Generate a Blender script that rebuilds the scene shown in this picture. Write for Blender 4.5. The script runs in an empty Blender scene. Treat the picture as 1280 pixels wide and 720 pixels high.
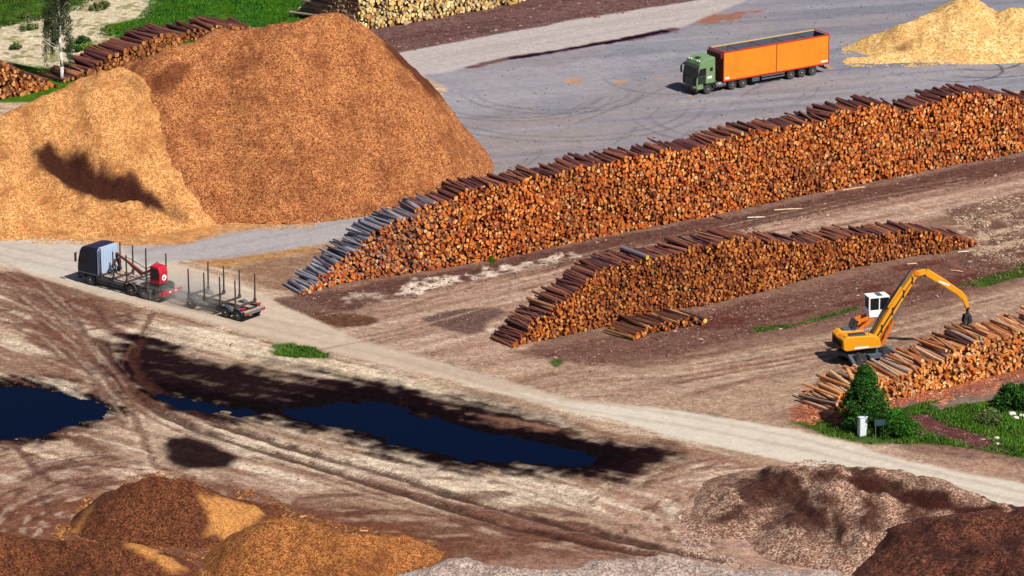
import bpy, math, random
import numpy as np
from mathutils import Vector, Matrix, Euler

random.seed(7); rs = np.random.RandomState(11)
R = math.radians
scene = bpy.context.scene
COL = scene.collection

# ------------------------------------------------------------------ camera
F_PX = 5060.0; CAM_H = 106.0; PITCH = R(17.7)
cam_d = bpy.data.cameras.new('camera'); cam = bpy.data.objects.new('camera', cam_d); COL.objects.link(cam)
cam.location = (0, 0, CAM_H); cam.rotation_euler = (R(90) - PITCH, 0, 0)
cam_d.sensor_width = 36; cam_d.lens = F_PX / 1280 * 36
cam_d.clip_start = 1; cam_d.clip_end = 9000
scene.camera = cam

def ray(px, py):
    u = (px - 640) / F_PX; v = -(py - 360) / F_PX
    return u, math.cos(PITCH) + v * math.sin(PITCH), -math.sin(PITCH) + v * math.cos(PITCH)
def G(px, py, z=0.0):
    dx, dy, dz = ray(px, py); t = (z - CAM_H) / dz
    return (dx * t, dy * t, z)
def GP(pts, z=0.0):
    return np.array([G(a, b, z)[:2] for a, b in pts])

# ------------------------------------------------------------------ world, sun, view
SUN_EL = R(50); SUN_AZ = Vector((0.68, -0.73))           # where the sun stands, seen from above
world = bpy.data.worlds.new('World'); scene.world = world; world.use_nodes = True
nt = world.node_tree; bg = nt.nodes['Background']
sky = nt.nodes.new('ShaderNodeTexSky'); sky.sky_type = 'NISHITA'; sky.sun_disc = False
sky.sun_elevation = SUN_EL; sky.sun_rotation = math.atan2(SUN_AZ.x, SUN_AZ.y)
nt.links.new(sky.outputs[0], bg.inputs[0]); bg.inputs[1].default_value = 0.055
sd = bpy.data.lights.new('sun', 'SUN'); sun = bpy.data.objects.new('sun', sd); COL.objects.link(sun)
sd.energy = 5.0; sd.angle = R(0.53); sd.color = (1, 0.955, 0.89)
sv = Vector((SUN_AZ.x * math.cos(SUN_EL), SUN_AZ.y * math.cos(SUN_EL), math.sin(SUN_EL)))
sun.rotation_euler = sv.to_track_quat('Z', 'Y').to_euler()
sun.location = (150, 150, 200)
scene.view_settings.view_transform = 'Standard'; scene.view_settings.look = 'None'
scene.view_settings.exposure = 0.5; scene.view_settings.gamma = 1

# ------------------------------------------------------------------ colour helpers
KALB = 0.62
def lin(c):
    c = np.array(c, float) / 255
    return np.where(c <= 0.04045, c / 12.92, ((c + 0.055) / 1.055) ** 2.4)
def alb(c, k=None):
    return np.clip(lin(c) * (KALB if k is None else k), 0, 0.85)
def c4(c):
    return (float(c[0]), float(c[1]), float(c[2]), 1.0)

# ------------------------------------------------------------------ numpy noise
_perm = rs.rand(512, 512).astype(np.float32)
def vnoise(x, y, s, seed=0):
    x = x * s + seed * 17.31; y = y * s + seed * 9.77
    xi = np.floor(x).astype(int); yi = np.floor(y).astype(int)
    fx = x - xi; fy = y - yi; fx = fx * fx * (3 - 2 * fx); fy = fy * fy * (3 - 2 * fy)
    a = _perm[xi & 511, yi & 511]; b = _perm[(xi + 1) & 511, yi & 511]
    c = _perm[xi & 511, (yi + 1) & 511]; d = _perm[(xi + 1) & 511, (yi + 1) & 511]
    return ((a * (1 - fx) + b * fx) * (1 - fy) + (c * (1 - fx) + d * fx) * fy) * 2 - 1
def fbm(x, y, s, oct=4, seed=0, gain=0.5):
    r = 0; a = 1; t = 0
    for k in range(oct):
        r = r + a * vnoise(x, y, s * 2 ** k, seed + k * 3); t += a; a *= gain
    return r / t
def sstep(a, b, x):
    t = np.clip((x - a) / (b - a), 0, 1); return t * t * (3 - 2 * t)
def seg_dist(x, y, pts, closed=False):
    d = np.full(x.shape, 1e9); n = len(pts); tt = np.zeros(x.shape)
    m = n if closed else n - 1; acc = 0
    for i in range(m):
        ax, ay = pts[i]; bx, by = pts[(i + 1) % n]; L2 = (bx - ax) ** 2 + (by - ay) ** 2 + 1e-9
        t = np.clip(((x - ax) * (bx - ax) + (y - ay) * (by - ay)) / L2, 0, 1)
        q = np.hypot(x - ax - t * (bx - ax), y - ay - t * (by - ay))
        k = q < d; d = np.where(k, q, d); tt = np.where(k, acc + t * math.sqrt(L2), tt); acc += math.sqrt(L2)
    return d, tt
def inside(x, y, pts):
    r = np.zeros(x.shape, bool); n = len(pts)
    for i in range(n):
        ax, ay = pts[i]; bx, by = pts[(i + 1) % n]
        if ay == by: continue
        r ^= ((ay > y) != (by > y)) & (x < (bx - ax) * (y - ay) / (by - ay) + ax)
    return r
def sdist(x, y, pts):
    """distance inside the outline, positive inside"""
    d = seg_dist(x, y, pts, True)[0]
    return np.where(inside(x, y, pts), d, -d)

# ------------------------------------------------------------------ mesh helpers
def link(o, parent=None):
    COL.objects.link(o)
    if parent is not None: o.parent = parent
    return o
def raw_mesh(name, V, loops, totals, mats, midx=None, smooth=False):
    me = bpy.data.meshes.new(name)
    V = np.asarray(V, np.float32); loops = np.asarray(loops, np.int32).ravel(); totals = np.asarray(totals, np.int32)
    me.vertices.add(len(V)); me.vertices.foreach_set('co', V.ravel())
    me.loops.add(len(loops)); me.loops.foreach_set('vertex_index', loops)
    me.polygons.add(len(totals))
    st = np.concatenate([[0], np.cumsum(totals)[:-1]]).astype(np.int32)
    me.polygons.foreach_set('loop_start', st); me.polygons.foreach_set('loop_total', totals)
    for m in mats: me.materials.append(m)
    if midx is not None: me.polygons.foreach_set('material_index', np.asarray(midx, np.int32))
    me.polygons.foreach_set('use_smooth', np.full(len(totals), smooth, bool))
    me.update(calc_edges=True); me.validate()
    return me
def add_attr(me, name, typ, dom, data):
    a = me.attributes.new(name, typ, dom)
    a.data.foreach_set('color' if typ == 'FLOAT_COLOR' else 'value', np.asarray(data, np.float32).ravel())
def tag(o, label=None, cat=None, group=None, kind=None):
    if label: o['label'] = label
    if cat: o['category'] = cat
    if group: o['group'] = group
    if kind: o['kind'] = kind
    return o
def empty(name, loc, rz=0, **kw):
    o = bpy.data.objects.new(name, None); link(o); o.location = loc; o.rotation_euler = (0, 0, rz)
    o.empty_display_size = 0.3
    return tag(o, **kw)

class MB:
    """collects shapes, builds ONE mesh object"""
    def __init__(s): s.v = []; s.f = []; s.m = []; s.mats = []
    def mi(s, m):
        if m not in s.mats: s.mats.append(m)
        return s.mats.index(m)
    def add(s, vs, fs, m):
        k = len(s.v); s.v += [tuple(v) for v in vs]
        for f in fs: s.f.append(tuple(i + k for i in f)); s.m.append(s.mi(m))
    def box(s, x0, x1, y0, y1, z0, z1, m, M=None):
        vs = [Vector((x, y, z)) for x in (x0, x1) for y in (y0, y1) for z in (z0, z1)]
        if M is not None: vs = [M @ v for v in vs]
        s.add(vs, [(0, 1, 3, 2), (4, 6, 7, 5), (0, 4, 5, 1), (2, 3, 7, 6), (0, 2, 6, 4), (1, 5, 7, 3)], m)
    def bar(s, a, b, w, h, m, up=(0, 0, 1), w2=None, h2=None):
        a = Vector(a); b = Vector(b); d = (b - a).normalized(); u = Vector(up)
        sx = d.cross(u)
        if sx.length < 1e-4: sx = d.cross(Vector((1, 0, 0)))
        sx.normalize(); uz = sx.cross(d)
        w2 = w if w2 is None else w2; h2 = h if h2 is None else h2
        vs = []
        for p, ww, hh in ((a, w, h), (b, w2, h2)):
            for i, j in ((-1, -1), (1, -1), (1, 1), (-1, 1)): vs.append(p + sx * i * ww / 2 + uz * j * hh / 2)
        s.add(vs, [(0, 3, 2, 1), (4, 5, 6, 7), (0, 1, 5, 4), (1, 2, 6, 5), (2, 3, 7, 6), (3, 0, 4, 7)], m)
    def cyl(s, a, b, r, m, n=12, r2=None):
        a = Vector(a); b = Vector(b); d = (b - a).normalized(); sx = d.orthogonal().normalized(); sy = d.cross(sx)
        r2 = r if r2 is None else r2; vs = []
        for p, q in ((a, r), (b, r2)):
            for i in range(n):
                t = 2 * math.pi * i / n; vs.append(p + sx * math.cos(t) * q + sy * math.sin(t) * q)
        fs = [(i, (i + 1) % n, n + (i + 1) % n, n + i) for i in range(n)] + [tuple(range(n))[::-1], tuple(range(n, 2 * n))]
        s.add(vs, fs, m)
    def tube(s, pts, r, m, n=7):
        for a, b in zip(pts, pts[1:]): s.cyl(a, b, r, m, n)
    def lathe(s, prof, m, axis='y', c=(0, 0, 0), n=24):
        """prof: list of (radius, offset along axis)"""
        vs = []
        for r, o in prof:
            for i in range(n):
                t = 2 * math.pi * i / n
                p = (r * math.cos(t), o, r * math.sin(t)) if axis == 'y' else (r * math.cos(t), r * math.sin(t), o)
                vs.append((p[0] + c[0], p[1] + c[1], p[2] + c[2]))
        fs = []
        for k in range(len(prof) - 1):
            for i in range(n): fs.append((k * n + i, k * n + (i + 1) % n, (k + 1) * n + (i + 1) % n, (k + 1) * n + i))
        fs.append(tuple(range(n))[::-1]); fs.append(tuple(range((len(prof) - 1) * n, len(prof) * n)))
        s.add(vs, fs, m)
    def prism(s, poly, y0, y1, m, plane='xz', inset=0.0):
        """poly in xz, pulled from y0 to y1"""
        n = len(poly); vs = []
        for y in (y0, y1):
            for a, b in poly: vs.append((a, y, b) if plane == 'xz' else (a, b, y) if plane == 'xy' else (y, a, b))
        fs = [tuple(range(n)), tuple(range(n, 2 * n))[::-1]] + [(i, n + i, n + (i + 1) % n, (i + 1) % n) for i in range(n)]
        s.add(vs, fs, m)
    def build(s, name, parent=None, bevel=0.0, smooth=False):
        me = bpy.data.meshes.new(name); me.from_pydata(s.v, [], s.f)
        for m in s.mats: me.materials.append(m)
        me.polygons.foreach_set('material_index', s.m)
        import bmesh
        b = bmesh.new(); b.from_mesh(me); bmesh.ops.recalc_face_normals(b, faces=b.faces); b.to_mesh(me); b.free()
        if smooth:
            for p in me.polygons: p.use_smooth = len(p.vertices) == 4
        me.update(); o = bpy.data.objects.new(name, me); link(o, parent)
        if bevel:
            md = o.modifiers.new('bevel', 'BEVEL'); md.width = bevel; md.segments = 2; md.limit_method = 'ANGLE'; md.angle_limit = R(40)
        return o

# ------------------------------------------------------------------ materials
def new_mat(name):
    m = bpy.data.materials.new(name); m.use_nodes = True
    n = m.node_tree; return m, n, n.nodes['Principled BSDF']
def N(n, t, **kw):
    x = n.nodes.new(t)
    for k, v in kw.items():
        if hasattr(x, k): setattr(x, k, v)
        else: x.inputs[k].default_value = v
    return x
def noise_node(n, vec, scale, detail=4, rough=0.6):
    t = N(n, 'ShaderNodeTexNoise'); t.inputs['Scale'].default_value = scale; t.inputs['Detail'].default_value = detail
    t.inputs['Roughness'].default_value = rough; n.links.new(vec, t.inputs['Vector']); return t.outputs['Fac']
def ramp(n, fac, stops):
    r = N(n, 'ShaderNodeValToRGB'); e = r.color_ramp.elements
    while len(e) < len(stops): e.new(0.5)
    for k, (p, c) in enumerate(stops):
        e[k].position = p; e[k].color = c4(c) if hasattr(c, '__len__') else (c, c, c, 1)
    n.links.new(fac, r.inputs[0]); return r.outputs[0]
def mixc(n, fac, a, b, bt='MIX'):
    m = N(n, 'ShaderNodeMix'); m.data_type = 'RGBA'; m.blend_type = bt; m.clamp_result = False
    for s, v in ((m.inputs[0], fac), (m.inputs[6], a), (m.inputs[7], b)):
        if hasattr(v, 'links') or isinstance(v, bpy.types.NodeSocket): n.links.new(v, s)
        else: s.default_value = v if not hasattr(v, '__len__') else c4(v)
    return m.outputs[2]
def bump(n, bsdf, h, strength, dist):
    b = N(n, 'ShaderNodeBump'); b.inputs['Strength'].default_value = strength; b.inputs['Distance'].default_value = dist
    n.links.new(h, b.inputs['Height']); n.links.new(b.outputs[0], bsdf.inputs['Normal'])

def paint(name, c, rough=0.4, metal=0.0, dirt=0.35, k=None, scale=3.0, dirtc=(120, 100, 85)):
    m, n, b = new_mat(name); tc = N(n, 'ShaderNodeTexCoord').outputs['Object']
    f = noise_node(n, tc, scale, 6, 0.65); d = ramp(n, f, [(0.42, 0.0), (0.75, dirt)])
    n.links.new(mixc(n, d, alb(c, k), alb(dirtc)), b.inputs['Base Color'])
    n.links.new(ramp(n, f, [(0.3, rough), (0.8, min(1, rough + 0.35))]), b.inputs['Roughness'])
    b.inputs['Metallic'].default_value = metal
    return m
M = {}
M['orange'] = paint('orange_paint', (247, 150, 0), 0.75, 0, 0.35, 0.62, 0.6, (205, 105, 30))
M['red_edge'] = paint('red_orange_edge', (205, 45, 15), 0.5, 0, 0.2, 0.7)
M['dark_red'] = paint('dark_red_paint', (110, 25, 20), 0.5, 0, 0.25, 0.7)
M['green_cab'] = paint('green_metallic_paint', (134, 168, 116), 0.3, 0.1, 0.1, 0.62)
M['green_dark'] = paint('dark_green_paint', (38, 50, 36), 0.35, 0.1, 0.1)
M['glass'] = paint('dark_glass', (20, 28, 36), 0.08, 0, 0.08)
M['black'] = paint('black_plastic', (32, 32, 36), 0.6, 0, 0.25)
M['rubber'] = paint('rubber', (36, 36, 40), 0.9, 0, 0.55, None, 2.0, (110, 98, 90))
M['steel'] = paint('steel_grey', (150, 150, 150), 0.4, 0.6, 0.25)
M['frame'] = paint('dark_frame_metal', (52, 52, 60), 0.6, 0.2, 0.4)
M['rim'] = paint('wheel_rim', (170, 168, 165), 0.45, 0.4, 0.4)
M['bin_in'] = paint('bin_inner_grey', (80, 88, 108), 0.7, 0, 0.25)
M['yellow_rim'] = paint('pale_yellow_rim', (235, 190, 120), 0.6, 0, 0.3)  # pale yellow for the far top rail and a body marking
M['white'] = paint('white_paint', (235, 238, 240), 0.4, 0, 0.12, 0.85)
M['blue_cab'] = paint('dark_blue_paint', (12, 30, 66), 0.4, 0.0, 0.03)
M['pale_wall'] = paint('pale_headboard', (176, 196, 222), 0.5, 0, 0.15, 0.75)
M['red'] = paint('red_paint', (205, 10, 46), 0.4, 0, 0.1, 0.65)
M['rust_red'] = paint('worn_red_boom', (135, 50, 40), 0.6, 0, 0.4)
M['deck'] = paint('dusty_deck', (190, 165, 145), 0.9, 0, 0.5, None, 2.5, (90, 60, 50))
M['stake'] = paint('stake_metal', (75, 60, 60), 0.6, 0.1, 0.4)
M['exc_y'] = paint('yellow_orange_paint', (250, 168, 4), 0.4, 0, 0.10, 0.66, 1.5, (200, 110, 20))
M['exc_o'] = paint('deep_orange_paint', (240, 125, 5), 0.4, 0, 0.15, 0.66)
M['chassis'] = paint('blue_grey_chassis', (78, 90, 104), 0.6, 0, 0.3)
M['lamp'] = paint('lamp_glass', (240, 235, 220), 0.2, 0, 0.05, 0.85)
M['lamp_red'] = paint('red_lamp', (200, 30, 20), 0.3, 0, 0.05)
M['cabinet'] = paint('grey_white_cabinet', (215, 222, 230), 0.5, 0, 0.15, 0.8)
M['sign'] = paint('teal_sign_back', (30, 75, 85), 0.5, 0, 0.1)
M['stone'] = paint('white_stone', (215, 208, 195), 0.9, 0, 0.3, 0.8, 6)
M['birch'] = paint('birch_bark', (225, 220, 212), 0.8, 0, 0.7, 0.8, 4.0, (60, 50, 48))
M['trunk'] = paint('brown_bark', (90, 65, 50), 0.9, 0, 0.5)

def mat_ground():
    m, n, b = new_mat('soil_and_gravel'); tc = N(n, 'ShaderNodeTexCoord').outputs['Object']
    a = N(n, 'ShaderNodeAttribute'); a.attribute_name = 'Col'
    w = N(n, 'ShaderNodeAttribute'); w.attribute_name = 'wet'
    f1 = noise_node(n, tc, 1.3, 8, 0.75); f2 = noise_node(n, tc, 9.0, 4, 0.8)
    c = mixc(n, 1.0, a.outputs['Color'], ramp(n, f1, [(0.32, 0.62), (0.68, 1.32)]), 'MULTIPLY')
    c = mixc(n, 1.0, c, ramp(n, f2, [(0.34, 0.42), (0.68, 1.62)]), 'MULTIPLY')
    sm_ = N(n, 'ShaderNodeAttribute'); sm_.attribute_name = 'packed'
    f3 = noise_node(n, tc, 3.2, 5, 0.8); c = mixc(n, 1.0, c, ramp(n, f3, [(0.38, 0.70), (0.62, 1.28)]), 'MULTIPLY')
    c = mixc(n, sm_.outputs['Fac'], c, a.outputs['Color'])
    n.links.new(c, b.inputs['Base Color'])
    n.links.new(ramp(n, w.outputs['Fac'], [(0.0, 0.95), (1.0, 0.6)]), b.inputs['Roughness'])
    b.inputs['Specular IOR Level'].default_value = 0.0
    bump(n, b, f2, 0.9, 0.08); return m
M['ground'] = mat_ground()

def mat_chips(name, dark, mid, light, stain_or_lit=(60, 30, 18), scale=9.0, patch=0.5, blotch=(0.45, 0.75)):
    m, n, b = new_mat(name); tc = N(n, 'ShaderNodeTexCoord').outputs['Object']
    v = N(n, 'ShaderNodeTexVoronoi'); v.inputs['Scale'].default_value = scale; n.links.new(tc, v.inputs['Vector'])
    sp = N(n, 'ShaderNodeSeparateColor'); n.links.new(v.outputs['Color'], sp.inputs[0])
    c = ramp(n, sp.outputs[0], [(0.0, alb(dark)), (0.45, alb(mid)), (1.0, alb(light))])
    f = noise_node(n, tc, 0.35, 5, 0.65); f2 = noise_node(n, tc, 2.2, 4, 0.7)
    c = mixc(n, ramp(n, f, [(blotch[0], 0.0), (blotch[1], patch)]), c, alb(dark))
    c = mixc(n, 1.0, c, ramp(n, f2, [(0.3, 0.70), (0.7, 1.25)]), 'MULTIPLY')
    a = N(n, 'ShaderNodeAttribute'); a.attribute_name = 'stain_or_lit'
    st = mixc(n, 1.0, ramp(n, sp.outputs[1], [(0, 0.5), (1, 1.5)]), alb(stain_or_lit), 'MULTIPLY')
    c = mixc(n, a.outputs['Fac'], c, st)
    n.links.new(c, b.inputs['Base Color']); b.inputs['Roughness'].default_value = 0.95
    b.inputs['Specular IOR Level'].default_value = 0.15
    bump(n, b, sp.outputs[2], 0.8, 0.07); return m

def mat_log(name='log_wood'):
    m, n, b = new_mat(name); tc = N(n, 'ShaderNodeTexCoord').outputs['Object']
    a = N(n, 'ShaderNodeAttribute'); a.attribute_name = 'lc'
    f = noise_node(n, tc, 7.0, 3, 0.7)
    n.links.new(mixc(n, 1.0, a.outputs['Color'], ramp(n, f, [(0.3, 0.6), (0.7, 1.35)]), 'MULTIPLY'), b.inputs['Base Color'])
    b.inputs['Roughness'].default_value = 0.85; b.inputs['Specular IOR Level'].default_value = 0.2
    return m
M['log'] = mat_log()
def mat_attr(name, attr='lc', rough=0.8, trans=0.0):
    m, n, b = new_mat(name); a = N(n, 'ShaderNodeAttribute'); a.attribute_name = attr
    n.links.new(a.outputs['Color'], b.inputs['Base Color']); b.inputs['Roughness'].default_value = rough
    b.inputs['Specular IOR Level'].default_value = 0.2
    return m
M['leaf'] = mat_attr('leaf_green'); M['bits'] = mat_attr('wood_bits')
def mat_water():
    m, n, b = new_mat('pond_water'); tc = N(n, 'ShaderNodeTexCoord').outputs['Object']
    b.inputs['Base Color'].default_value = (0.0001, 0.0018, 0.012, 1); b.inputs['Roughness'].default_value = 0.04
    b.inputs['IOR'].default_value = 1.2; b.inputs['Specular IOR Level'].default_value = 0.07
    bump(n, b, noise_node(n, tc, 1.5, 3, 0.6), 0.03, 0.02); return m
M['water'] = mat_water()

# ------------------------------------------------------------------ the ground: one fine sheet, split by surface
fx = np.arange(-64, 64.01, 0.16); fy = np.arange(248, 456.01, 0.26)
def grow(a, sgn, n=12, first=3.0, g=1.75):
    s = first; out = []
    for _ in range(n): a += sgn * s; out.append(a); s *= g
    return out
gx = np.concatenate([grow(fx[0], -1)[::-1], fx, grow(fx[-1], 1)])
gy = np.concatenate([grow(fy[0], -1)[::-1], fy, grow(fy[-1], 1)])
X, Y = np.meshgrid(gx, gy)                       # rows along y
n1 = fbm(X, Y, 0.22, 5, 1); n2 = fbm(X, Y, 1.1, 4, 2); n3 = fbm(X, Y, 0.06, 4, 3)
# streak noise along the haul road direction (about 35 deg) and along the main road (about -38 deg)
def streak(ang, along, across, seed, oct=4):
    c, s = math.cos(R(ang)), math.sin(R(ang)); u = X * c + Y * s; v = -X * s + Y * c
    return fbm(u * along, v * across, 1.0, oct, seed)
st35 = streak(34, 0.05, 0.9, 5); st_m = streak(-36, 0.06, 0.9, 6); st_m2 = streak(-30, 0.12, 1.3, 7)
Cg = np.zeros(X.shape + (3,)); Cg[:] = alb((196, 172, 152)); Wet = np.zeros(X.shape); Z = np.zeros(X.shape)

def paintc(mask, c, k=None):
    global Cg
    Cg += mask[..., None] * (alb(c, k) - Cg)
def poly(pts, edge=0.6, namp=0.8, noise=None, grow=0.0):
    P = GP(pts); mg = edge + abs(namp) * 1.5 + 1 + grow
    x0, y0 = P.min(0) - mg; x1, y1 = P.max(0) + mg
    ix = np.where((gx >= x0) & (gx <= x1))[0]; iy = np.where((gy >= y0) & (gy <= y1))[0]
    out = np.zeros(X.shape)
    if len(ix) == 0 or len(iy) == 0: return out
    sl = (slice(iy[0], iy[-1] + 1), slice(ix[0], ix[-1] + 1))
    nz = (n1 if noise is None else noise)[sl]
    s = sdist(X[sl], Y[sl], P) + grow + namp * nz + 0.35 * namp * n2[sl]
    out[sl] = sstep(-edge, edge, s); return out
def line(pts, w, edge=0.3, namp=0.2):
    P = GP(pts); d, t = seg_dist(X, Y, P)
    return sstep(edge * .6, -edge * .6, d - w + namp * .8 * n2 + namp * n1)

# general mud variation on the lower ground
paintc(sstep(-0.25, 0.45, n3 + 0.5 * n1) * 0.55, (150, 118, 100))
paintc(sstep(0.15, 0.5, st_m * 0.8 + n1 * 0.5) * 0.55, (132, 98, 84))
paintc(sstep(0.2, 0.55, -st_m + n1 * 0.4) * 0.6, (228, 212, 192))

# purple-brown bark litter between and around the stacks
BARK = (112, 80, 78)
paintc(poly([(340, 360), (420, 330), (560, 290), (1300, 120), (1500, 150), (1500, 560), (1250, 600), (1130, 560), (990, 520), (930, 500), (760, 455), (640, 445), (560, 430), (470, 400)], 1.0, 1.2) * 0.92, (134, 102, 92))
paintc(poly([(340, 372), (430, 362), (560, 338), (714, 306), (860, 280), (1053, 242), (1290, 190), (1290, 214), (1100, 250), (900, 292), (760, 322), (640, 345), (560, 356), (480, 376), (430, 392), (380, 398), (340, 390)], 0.5, 0.9) * 0.85, (98, 67, 62))
# haul lane between long stack and middle stack
HAUL1 = [(300, 385), (420, 400), (470, 380), (560, 360), (700, 335), (800, 312), (900, 292), (1053, 262), (1290, 212), (1420, 190), (1420, 240), (1290, 252), (1100, 285), (1000, 306), (900, 330), (760, 365), (690, 400), (660, 440), (760, 455), (700, 470), (560, 455), (450, 425), (340, 400)]
paintc(poly(HAUL1, 0.8, 0.8) * 0.95, (182, 152, 136))
paintc(poly(HAUL1, 0.8, 0.5) * sstep(0.0, 0.5, st35) * 0.75, (148, 116, 104))
paintc(poly(HAUL1, 0.8, 0.5) * sstep(0.1, 0.5, -st35) * 0.6, (206, 184, 168))
# haul lane in front of the middle stack
HAUL2 = [(600, 470), (740, 462), (853, 455), (950, 430), (1060, 412), (1180, 388), (1290, 352), (1420, 330), (1420, 400), (1290, 400), (1190, 418), (1100, 440), (1030, 470), (1000, 520), (930, 520), (840, 510), (720, 500)]
paintc(poly(HAUL2, 0.8, 0.8) * 0.95, (178, 150, 132))
paintc(poly(HAUL2, 0.8, 0.5) * sstep(0.0, 0.5, st35) * 0.75, (146, 112, 100))
paintc(poly(HAUL2, 0.8, 0.5) * sstep(0.15, 0.5, -st35) * 0.5, (200, 178, 160))
# bark-covered area in front of the middle stack
paintc(poly([(640, 440), (720, 428), (853, 396), (960, 372), (1120, 334), (1230, 310), (1420, 270), (1420, 325), (1290, 340), (1180, 372), (1060, 398), (950, 418), (850, 444), (760, 455), (690, 452)], 0.6, 1.0) * 0.85, (118, 86, 78))
paintc(poly([(1000, 350), (1120, 332), (1290, 300), (1290, 332), (1150, 368), (1040, 390), (930, 408), (860, 412)], 0.8, 1.6) * sstep(-0.1, 0.35, st35 + n1) * 0.8, (92, 48, 44))
# right edge rough ground with pale crumbs
paintc(poly([(1180, 262), (1300, 238), (1420, 220), (1420, 330), (1290, 330), (1200, 330), (1225, 300)], 0.6, 1.0) * 0.9, (116, 86, 78))
paintc(poly([(1180, 275), (1290, 255), (1420, 230), (1420, 300), (1290, 312), (1215, 322)], 0.6, 1.0) * sstep(0.1, 0.45, st35 + 0.7 * n2) * 0.8, (205, 180, 155))
# reddish chips and litter round the near stack
paintc(poly([(985, 520), (1020, 490), (1100, 455), (1290, 440), (1290, 480), (1180, 500), (1100, 520), (1030, 535)], 0.6, 1.3) * 0.8, (150, 88, 66))
paintc(poly([(1080, 512), (1150, 498), (1290, 468), (1290, 490), (1180, 505), (1090, 530)], 0.5, 1.0) * 0.8, (140, 105, 105))
# pale dried puddle rims and wet hollows by the long stack
for p_, c_ in (([(495, 358), (530, 348), (570, 346), (575, 352), (545, 358), (520, 366), (500, 366)], (232, 218, 205)),
               ([(590, 344), (608, 336), (632, 332), (634, 338), (615, 345), (596, 349)], (240, 228, 218)),
               ([(640, 334), (665, 324), (700, 318), (735, 312), (735, 317), (700, 325), (660, 334), (645, 340)], (215, 200, 190)),
               ([(1118, 214), (1160, 206), (1165, 209), (1125, 220)], (225, 205, 190)),
               ([(420, 356 + 12), (470, 366), (500, 368), (495, 376), (440, 378)], (190, 172, 160)),
               ([(600, 410), (618, 408), (622, 414), (602, 416)], (215, 200, 188))):
    m_ = poly(p_, 0.35, 0.9, n2); paintc(m_ * 0.9 * sstep(-0.5, 0.1, n2 + 0.3 * n1), c_)
m_ = poly([(524, 398), (560, 388), (615, 384), (632, 390), (612, 400), (605, 412), (590, 418), (565, 414), (540, 406)], 0.35, 0.5); paintc(m_, (112, 88, 84)); Wet += m_ * 0.6
m_ = poly([(372, 396), (400, 391), (440, 392), (470, 396), (476, 402), (460, 408), (430, 409), (400, 404)], 0.35, 0.5); paintc(m_, (105, 74, 60)); Wet += m_ * 0.6
# heap foot scatter of chips
paintc(poly([(-80, 292), (50, 300), (120, 306), (205, 311), (290, 291), (430, 273), (560, 250), (612, 212), (620, 190), (560, 150), (300, 150), (-80, 150)], 0.5, 0.9) * (0.75 + 0.25 * sstep(-.3, .3, n2)), (205, 150, 95))
paintc(poly([(240, 328), (300, 314), (360, 308), (410, 304), (425, 310), (380, 318), (330, 325), (280, 336)], 0.5, 1.0) * 0.9, (180, 136, 92))
paintc(poly([(280, 335), (380, 318), (430, 312), (400, 345), (350, 362), (330, 360), (310, 350)], 0.6, 1.0) * 0.8, (140, 105, 84))

# lower left mud
paintc(poly([(-40, 332), (40, 342), (100, 365), (180, 392), (150, 420), (120, 410), (90, 400), (60, 420), (90, 460), (60, 470), (20, 400), (-40, 380)], 0.8, 2.2, st_m2 * 1.2 + n1) * 0.75, (120, 86, 78))
paintc(poly([(60, 390), (110, 420), (150, 440), (120, 470), (60, 480), (-40, 470), (-40, 420), (20, 430)], 1.0, 2.5) * 0.7, (135, 100, 84))
paintc(poly([(-40, 560), (60, 575), (140, 560), (200, 590), (330, 610), (420, 620), (540, 640), (700, 650), (860, 690), (900, 740), (-40, 740)], 1.0, 3.0) * 0.8, (138, 102, 90))
paintc(poly([(200, 600), (330, 620), (520, 640), (640, 650), (800, 690), (560, 700), (500, 690), (350, 640)], 1.0, 3.0) * 0.75, (112, 76, 62))
paintc(poly([(170, 505), (230, 520), (330, 545), (450, 575), (560, 590), (700, 600), (760, 612), (720, 640), (600, 625), (480, 600), (350, 575), (240, 550), (190, 530)], 0.8, 1.6) * 0.8, (222, 205, 186))
paintc(poly([(180, 395), (300, 425), (420, 450), (560, 485), (700, 525), (800, 552), (700, 535), (560, 505), (420, 475), (300, 450), (200, 430)], 0.5, 1.3) * 0.8, (222, 205, 184))
for a_, b_, r_, w_ in ((60, 15, 0, 0.5), ):
    pass
# pale chips ground by the right mound
paintc(poly([(760, 600), (840, 570), (980, 580), (1060, 600), (1100, 740), (820, 740), (780, 660)], 1.0, 1.6) * 0.85, (178, 146, 130))
paintc(poly([(700, 520), (800, 545), (980, 585), (960, 600), (860, 570), (760, 560)], 0.5, 1.2) * 0.7, (150, 112, 96))

# haul road proper (pale gravel) from the left edge past the truck to the lower right
ROAD = [(-160, 282), (0, 290), (60, 300), (130, 305), (210, 312), (225, 330), (300, 352), (360, 385), (450, 425), (560, 455), (640, 478), (710, 498), (853, 514), (986, 536), (1070, 556), (1136, 576), (1280, 604), (1480, 640), (1480, 700), (1280, 648), (1136, 607), (1070, 592), (986, 577), (853, 549), (777, 527), (710, 513), (634, 494), (543, 470), (427, 443), (367, 430), (300, 413), (233, 395), (187, 383), (133, 372), (83, 357), (40, 344), (0, 333), (-160, 320)]
mr = poly(ROAD, 0.25, 0.3); paintc(mr, (208, 188, 168))
paintc(mr * sstep(0.05, 0.5, st_m) * 0.5, (182, 158, 138)); paintc(mr * sstep(0.1, 0.5, -st_m) * 0.6, (226, 214, 198))
PALE = [(620, 484), (700, 502), (853, 514), (986, 536), (1070, 556), (1136, 576), (1280, 604), (1480, 640), (1480, 700), (1280, 648), (1136, 607), (1070, 592), (986, 577), (853, 549), (777, 527), (700, 508)]
paintc(poly(PALE, 0.35, 0.25) * 0.95, (222, 212, 196))
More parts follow.
